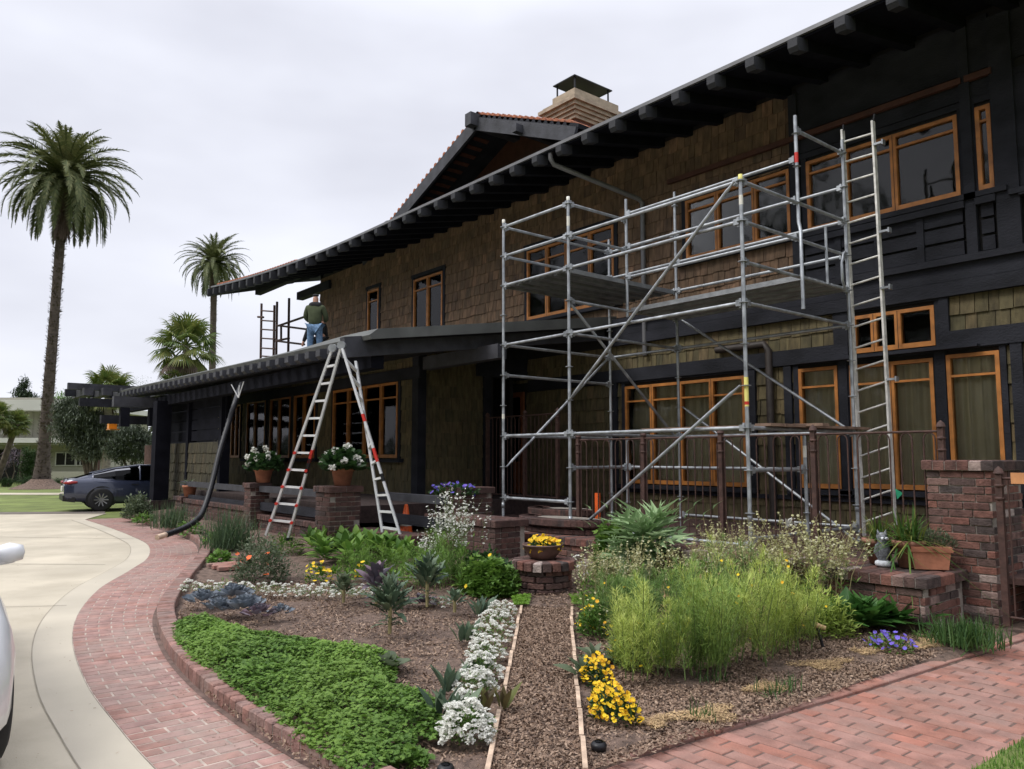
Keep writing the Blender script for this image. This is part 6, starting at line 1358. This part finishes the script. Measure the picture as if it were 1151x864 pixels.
cl2 = {'sweater': ([(0, 0, .60), (-.06, .05, .82), (-.12, .08, 1.03), (-.26, .05, .98), (-.36, 0, .70), (-.44, 0, .48), (.04, .1, 1.0), (.1, .2, .75), (.1, .29, .62)], [(0, 1), (1, 2), (2, 3), (3, 4), (4, 5), (2, 6), (6, 7), (7, 8)], [.15, .16, .12, .085, .065, .05, .085, .06, .05], 'yoke'),
       'trousers': ([(0, 0, .6), (-.1, 0, .52), (-.15, .2, .36), (-.12, 0, .12), (.1, 0, .52), (.12, .22, .36), (.12, .02, .12)], [(0, 1), (1, 2), (2, 3), (0, 4), (4, 5), (5, 6)], [.15, .11, .08, .065, .11, .08, .065], 'yoke'),
       'hair': ([(-.14, .09, 1.26), (-.15, .1, 1.32)], [(0, 1)], [.1, .07], 'cap_')}
person('person', 'dark-clothed worker bending behind the man in the olive jacket, one arm reaching down', J2, E, Rd, 'skin', cl2, (fp[0]-.20, 8.95, fz+.06))
# ------------------------------------------------------------------ palms and trees
def frond_palm(name, base, top, rt0, rt1, crR, nf, lab, tm='trunk', seedy=0, droopy=1., dead=14):
    root = empty(name, tuple(base), lab, 'palm tree'); b = MB(); base = np.array(base); top = np.array(top); n = 26; pts = []; rr = []
    for i in range(n): t = i/(n-1); bend = math.sin(t*pi)*.25; pts.append(base+(top-base)*t+_rt*bend*.0+np.array([0, 0, 0])); rr.append(rt0+(rt1-rt0)*min(1, t*1.6)+(rt0*.55*max(0, 1-t*9))+(.03*rt0 if i % 2 else 0))
    b.tube(pts, rr, 16); b.tube([top-(0, 0, crR*.42), top-(0, 0, crR*.18), top+(0, 0, crR*.05)], [rt1*.95, rt1*1.75, rt1*1.1], 14); N = int(1500*crR/4.3); t = rng.random(N)*.93; ang = rng.uniform(0, 6.28, N); r_ = np.interp(t, np.linspace(0, 1, n), rr); pc = base[None]+(top-base)[None]*t[:, None]+np.stack([np.cos(ang)*r_, np.sin(ang)*r_, 0*r_], 1)
    b.inst(DIA[0]*np.array([1, 1, 1]), DIA[1], pc-(0, 0, .05), rots(ang-pi/2, rng.normal(.75, .15, N)), rng.uniform(.10, .20, N)*crR/4.3)
    b.build('trunk', tm, root)
    b = MB(); LP, LY, LR = [], [], []; Vp = []
    for i in range(nf+dead):
        dd = i >= nf; a = i*2.39996+random.gauss(0, .12); f = i/nf if not dd else 1; el = R(88-116*f**.9)+random.gauss(0, .08) if not dd else R(-72)+random.gauss(0, .1)
        L = crR*random.uniform(.88, 1.08)*(1 if not dd else .8)*(.75+.25*min(1, f*4)); k = 16; p = top+np.array([0, 0, crR*.02]); e = el; P = [p.copy()]; dl = L/k
        for q in range(k): e -= (.055+.07*max(0, cos(el)))*droopy*(.5+q/k); e = max(e, -1.5); p = p+dl*np.array([cos(a)*cos(e), sin(a)*cos(e), sin(e)]); P.append(p.copy())
        P = np.array(P); b.tube(P, list(np.linspace(crR*.014, crR*.003, k+1)), 4, 1 if dd else 0, cap=False, r=.4)
        m = 52; s = np.linspace(.08, 1, m); idx = s*k; Q = np.stack([np.interp(idx, range(k+1), P[:, c]) for c in range(3)], 1); T = np.gradient(Q, axis=0); T /= np.linalg.norm(T, axis=1)[:, None]
        side = np.cross(T, [0, 0, 1.]); side /= np.linalg.norm(side, axis=1)[:, None]+1e-9; upv = np.cross(side, T); ll = crR*.15*np.sin(np.clip(s*.92+.10, 0, 1)*pi)**.6*(1.15-.45*s)
        for sg in (-1, 1):
            d = T*.62+side*sg*.62+upv*(.22 if not dd else 0)-np.array([0, 0, .25])+rng.normal(0, .10, T.shape); d /= np.linalg.norm(d, axis=1)[:, None]; w = np.cross(d, upv); w /= np.linalg.norm(w, axis=1)[:, None]+1e-9; w = w*crR*.0085
            A = Q-w; B_ = Q+w; C_ = Q+d*ll[:, None]; V = np.stack([A, B_, C_], 1).reshape(-1, 3); b.add(V, np.arange(3*m).reshape(-1, 3), 1 if dd else 0, np.repeat(np.clip(rng.normal(.30+.5*(1-abs(f-.3)), .2, m), 0, 1), 3))
    b.build('crown', ['lpalm', 'lpalmd'], root); return root
def TP(px, py, d): return at(px, py, d=d)
def ground(px, d): p = at(px, 514, d=d); return np.array([p[0], p[1], 0.])
frond_palm('tall_palm', ground(48, 42), TP(73, 204, 42), .32, .23, 4.35, 125, 'tall date palm with a thick textured trunk at the far left', dead=22)
frond_palm('tall_palm', ground(237, 66), TP(241, 297, 66), .33, .25, 3.6, 95, 'second date palm rising behind the porch roof, nearer the house', dead=16)
def fan_palm(name, base, top, r0, Rf, n, lab, m='trunkg', dead=6):
    root = empty(name, tuple(base), lab, 'palm tree'); base = np.array(base); top = np.array(top); b = MB(); b.tube([base+(top-base)*t+(0, 0, 0) for t in np.linspace(0, 1, 12)], [r0*(1.25-.35*t) for t in np.linspace(0, 1, 12)], 12); b.build('trunk', m, root); b = MB()
    for i in range(n+dead):
        f = min(1, i/n); a = i*2.39996; el = R(78-120*f)+random.gauss(0, .1); d = np.array([cos(a)*cos(el), sin(a)*cos(el), sin(el)]); L = Rf*random.uniform(.45, .6); e = top+d*L-np.array([0, 0, Rf*.08*f]); b.tube([top, e], [Rf*.018, Rf*.010], 4, 0, cap=False); side = np.cross(d, [0, 0, 1.]); side /= np.linalg.norm(side); upv = np.cross(side, d)
        for j in range(26):
            t = (j/25-.5)*R(250); dr = d*cos(t)+side*sin(t); dr = dr-np.array([0, 0, .25+.45*f])*(.5+abs(sin(t))*.4); dr /= np.linalg.norm(dr); ll = Rf*.52*(1-.25*abs(t)/2.2)*random.uniform(.85, 1.05); w = np.cross(dr, upv+rng.normal(0, .2, 3)); w /= np.linalg.norm(w)+1e-9; w *= Rf*.020; mid = e+dr*ll*.6; end = e+dr*ll-np.array([0, 0, Rf*.10]); b.add([e-w*.4, e+w*.4, mid+w, mid-w, end], [(0, 1, 2, 3), (3, 2, 4)], 1 if i >= n else 0, np.clip(random.gauss(.75-.5*f if f < .7 else .8, .2), 0, 1))
    b.build('crown', ['lfan', 'lpalmd'], root); return root
fan_palm('fan_palm', ground(216, 38), TP(209, 388, 38), .16, 1.95, 30, 'shaggy bright fan palm in front of the second date palm')
fan_palm('fan_palm', ground(120, 36), TP(122, 440, 36), .17, 1.45, 30, 'fan palm with a pale grey trunk poking above the pergola', dead=1)
fan_palm('fan_palm', ground(-4, 44), TP(19, 476, 44), .15, .95, 40, 'small palm with a leaning trunk at the left edge in front of the neighbouring house', m='bark', dead=2)
fan_palm('fan_palm', ground(-12, 43), TP(-5, 468, 43), .15, 1.1, 40, 'small palm cut by the left edge of the frame', m='bark', dead=2)
fan_palm('fan_palm', ground(193, 37), TP(199, 430, 37), .14, 1.1, 22, 'low yellowing fan palm just above the porch roof below the shaggy one')
def tree(name, base, blobs, m, lab, leaf=.12, n=5000, tr=.15, cat='tree', trunks=None, T=DIAN, bark='bark'):
    root = empty(name, tuple(base), lab, cat); b = MB(); base = np.array(base)
    for (c, r_) in blobs: c = np.array(c); b.tube([base+(random.gauss(0, .1), random.gauss(0, .1), 0), base+(c-base)*.5+rng.normal(0, .15, 3), c], [tr, tr*.6, tr*.15], 6)
    b.build('trunk', bark, root); b = MB(); tot = sum(r_[0]*r_[1] for _, r_ in blobs)
    for (c, r_) in blobs:
        k = int(n*r_[0]*r_[1]/tot); u = rng.normal(size=(k, 3)); u /= np.linalg.norm(u, axis=1)[:, None]; q = rng.random()*9
        lm = 1+.25*np.sin(u[:, 0]*8+q)*np.sin(u[:, 1]*7+q)+.18*np.sin(u[:, 2]*12+q); rad = (rng.random(k)**.35)*lm; p = np.array(c)+u*rad[:, None]*np.array([r_[0], r_[0], r_[1]])
        b.inst(*T, p, rots(rng.uniform(0, 6.28, k), rng.normal(0, .9, k)), leaf*rng.uniform(.6, 1.3, k))
    b.build('crown', m, root); return root
def TB(d, L): return [(TP(px, py, d), (rx*d/F, ry*d/F)) for px, py, rx, ry in L]
tree('olive_tree', ground(105, 36), TB(36, [(95, 470, 26, 20), (80, 480, 20, 22), (115, 490, 22, 18), (72, 460, 12, 12), (102, 505, 20, 14), (88, 452, 14, 10)]), 'lolive', 'wide grey-green olive tree in front of the neighbouring house', .2, 20000, .12)
tree('olive_tree', ground(150, 34), TB(34, [(148, 492, 18, 16), (136, 505, 16, 14), (160, 505, 14, 16)]), 'lolive', 'smaller grey-green olive tree behind the dark blue car', .18, 12000, .10)
tree('conifer', ground(28, 95), TB(95, [(27, 432, 5, 7), (24, 442, 9, 6), (31, 446, 10, 5)]), 'lfar', 'distant dark conifer above the neighbouring roof', .5, 1500, .3)
tree('bushy_tree', ground(75, 55), TB(55, [(72, 452, 14, 12), (62, 462, 8, 16)]), 'lchard', 'light green tree behind the tall palm trunk', .25, 1600, .2)
tree('bare_tree', ground(160, 60), TB(60, [(158, 430, 16, 8), (150, 440, 12, 10), (175, 440, 14, 8)]), 'lsage', 'thin twiggy tree top above the pergola', .10, 900, .05)
for (px, d, w, h, lab) in ((29, 47, 9, 36, 'tall clipped cypress column by the neighbouring house, left one'), (37, 47, 7, 32, 'slightly lower clipped cypress column beside the left one')):
    g0 = ground(px, d); rx_, hh_ = w*d/F/1.2, h*d/F; tree('cypress', g0, [((g0[0], g0[1], hh_*(.2+.22*k)+.3), (rx_*(1-.10*k), hh_*.2)) for k in range(4)], 'lhedge', lab, .14, 2400, .08, 'cypress')
for (px, py, d, w, h, lab) in ((9, 541, 44, 12, 9, 'small clipped bush at the left edge in front of the neighbouring house'), (30, 538, 44, 20, 11, 'long clipped bush left of the tall palm base'), (70, 540, 44, 22, 9, 'low hedge right of the tall palm base'), (95, 541, 44, 26, 8, 'low hedge in front of the neighbouring window')):
    g0 = ground(px, d); tree('clipped_bush', g0, [((g0[0]+o*_rt[0], g0[1]+o*_rt[1], h*d/F*.5), (w*d/F/3, h*d/F*.6)) for o in (-.3*w*d/F, 0, .3*w*d/F)], 'lhedge', lab, .10, 1600, .05, 'bush')
tree('red_shrub', ground(14, 46), TB(46, [(14, 512, 10, 12), (6, 520, 8, 8)]), 'lpurp', 'reddish shrub under the neighbouring carport', .2, 500, .05, 'bush')
c = ground(48, 41.6); b = MB(); b.lathe(c, [(1.5, 0), (1.15, .12), (.75, .28), (.48, .5)], 24); tag(b.build('root_mound', 'soil', loc=tuple(c)), 'bare earth mound round the foot of the tall palm', 'mound')
# neighbouring house
def neighbour():
    d = 52; root = empty('neighbour_house', tuple(ground(60, d)), 'long beige two-storey house with a flat roof across the lawn at far left', 'house')
    def Q(px, py, dd=d): return TP(px, py, dd)
    def wallq(name, px0, px1, py0, py1, dd, m, th=.25, par=None):
        s = dd/F; c = TP((px0+px1)/2, 514, dd); x = (px1-px0)/2*s; z1 = CH+(514-py0)*s; z0 = CH+(514-py1)*s; b = MB(); r2 = np.array([_rt[0], _rt[1], 0]); f2 = np.array([-sin(YAW), cos(YAW), 0]); c = np.array([c[0], c[1], 0])
        P = [c-r2*x, c+r2*x, c+r2*x+f2*th, c-r2*x+f2*th]; b.hexa([(p[0], p[1], z0) for p in P]+[(p[0], p[1], z1) for p in P]); return b.build(name, m, par or root)
    wallq('wall', -120, 118, 462, 541, d, 'nwall', 6); wallq('roof', -125, 60, 449, 461, d-1.2, 'nwhite', 8); wallq('roof', 60, 125, 457, 463, d-.4, 'nwhite', 7)
    wallq('parapet', -125, 50, 446.5, 449, d-.6, 'nwall', 6); wallq('canopy', -120, 112, 492, 497.5, d-1.6, 'nwhite', 1.6); wallq('canopy_underside', -120, 112, 497.6, 500, d-1.4, 'nwall', 1.4)
    b = []
    for px in range(-110, 110, 8): wallq('batten', px, px+.7, 463, 492, d-.06, 'nwall', .1)
    for (a, c, t, e) in ((62, 85, 508, 523.5), (85.5, 95, 508, 523.5), (0, 24, 481, 488), (-40, -20, 481, 488)):
        w = wallq('window', a, c, t, e, d-.08, 'nwhite', .08); wallq('pane', a+1.3, c-1.3, t+1.2, e-1.2, d-.12, 'inner', .05, w); wallq('mullion', (a+c)/2-.4, (a+c)/2+.4, t+1, e-1, d-.16, 'nwhite', .06, w)
    wallq('garage_opening', -20, 22, 505, 541, d-.05, 'inner', .1)
    wallq('gate_bars', 110, 112, 515, 530, d-4, 'rust', .1); wallq('stone_wall', 36, 118, 530, 541, d-3, 'nwall', .3)
neighbour()
# a dark band of far vegetation closing the horizon
b = MB(); N = 26000; a = rng.uniform(R(70), R(215), N); rr = rng.uniform(120, 150, N); h = np.abs(rng.random(N))*(5+2.5*np.sin(a*14)+1.5*np.sin(a*37)); pts = np.stack([rr*np.cos(a), rr*np.sin(a), h], 1)
b.inst(*DIA, pts, rots(rng.uniform(0, 6.28, N), rng.normal(0, .9, N)), rng.uniform(.8, 1.9, N)); tag(b.build('far_trees', 'lfar'), 'distant belt of trees on the horizon', 'trees', kind='stuff')
b = MB(); N = 26000; a = rng.uniform(-75, 35, N); h = rng.random(N)*(17+5*np.sin(a*.35)+4*np.sin(a*.9)+2*np.sin(a*2.3)); pts = np.stack([a, -34+rng.normal(0, 2.5, N), h], 1)
b.inst(*DIA, pts, rots(rng.uniform(0, 6.28, N), rng.normal(0, .9, N)), rng.uniform(.7, 1.8, N)); tag(b.build('roadside_trees', 'lfar'), 'dark belt of roadside trees behind the viewer, mirrored in the window panes', 'trees', kind='stuff')
# ------------------------------------------------------------------ light
w = bpy.data.worlds.new('World'); scene.world = w; w.use_nodes = True; n = w.node_tree.nodes; l = w.node_tree.links; bg = n['Background']
sky = n.new('ShaderNodeTexSky'); sky.sky_type = 'NISHITA'; sky.sun_disc = False; sky.sun_elevation = R(52); sky.sun_rotation = R(200); sky.air_density = 1; sky.dust_density = 3; sky.ozone_density = 1
tc = n.new('ShaderNodeTexCoord'); mp = n.new('ShaderNodeMapping'); mp.inputs['Scale'].default_value = (1, 1, 2.6); l.new(tc.outputs['Generated'], mp.inputs[0])
nz = n.new('ShaderNodeTexNoise'); nz.inputs['Scale'].default_value = 2.1; nz.inputs['Detail'].default_value = 4; nz.inputs['Roughness'].default_value = .5; l.new(mp.outputs[0], nz.inputs[0])
cr = n.new('ShaderNodeValToRGB'); e = cr.color_ramp.elements; e[0].position = .34; e[0].color = (5.95, 6.05, 6.75, 1); e[1].position = .66; e[1].color = (7.7, 7.85, 8.6, 1); l.new(nz.outputs[0], cr.inputs[0])
sx = n.new('ShaderNodeSeparateXYZ'); l.new(tc.outputs['Generated'], sx.inputs[0]); zr = n.new('ShaderNodeMapRange'); zr.inputs['From Min'].default_value = .5; zr.inputs['From Max'].default_value = .95; zr.inputs['To Min'].default_value = 1; zr.inputs['To Max'].default_value = 2.3; l.new(sx.outputs[2], zr.inputs[0])
zm = n.new('ShaderNodeMix'); zm.data_type = 'RGBA'; zm.blend_type = 'MULTIPLY'; zm.inputs[0].default_value = 1; l.new(cr.outputs[0], zm.inputs[6]); l.new(zr.outputs[0], zm.inputs[7])
mx = n.new('ShaderNodeMix'); mx.data_type = 'RGBA'; mx.inputs[0].default_value = .93; l.new(sky.outputs[0], mx.inputs[6]); l.new(zm.outputs[2], mx.inputs[7]); l.new(mx.outputs[2], bg.inputs[0]); bg.inputs[1].default_value = .084
sun = bpy.data.lights.new('sun', 'SUN'); sun.energy = 1.5; sun.angle = R(25); sun.color = (1, .97, .92); so = bpy.data.objects.new('sun', sun); col.objects.link(so)
az = R(200); # Nishita rotation: direction measured clockwise from +Y
sd = np.array([sin(az)*cos(R(52)), cos(az)*cos(R(52)), sin(R(52))]); import mathutils
so.rotation_euler = mathutils.Vector(-sd).to_track_quat('-Z', 'Y').to_euler()
vs = scene.view_settings; scene.display_settings.display_device = 'sRGB'; vs.view_transform = 'Standard'; vs.look = 'None'; vs.exposure = .65; vs.gamma = 1
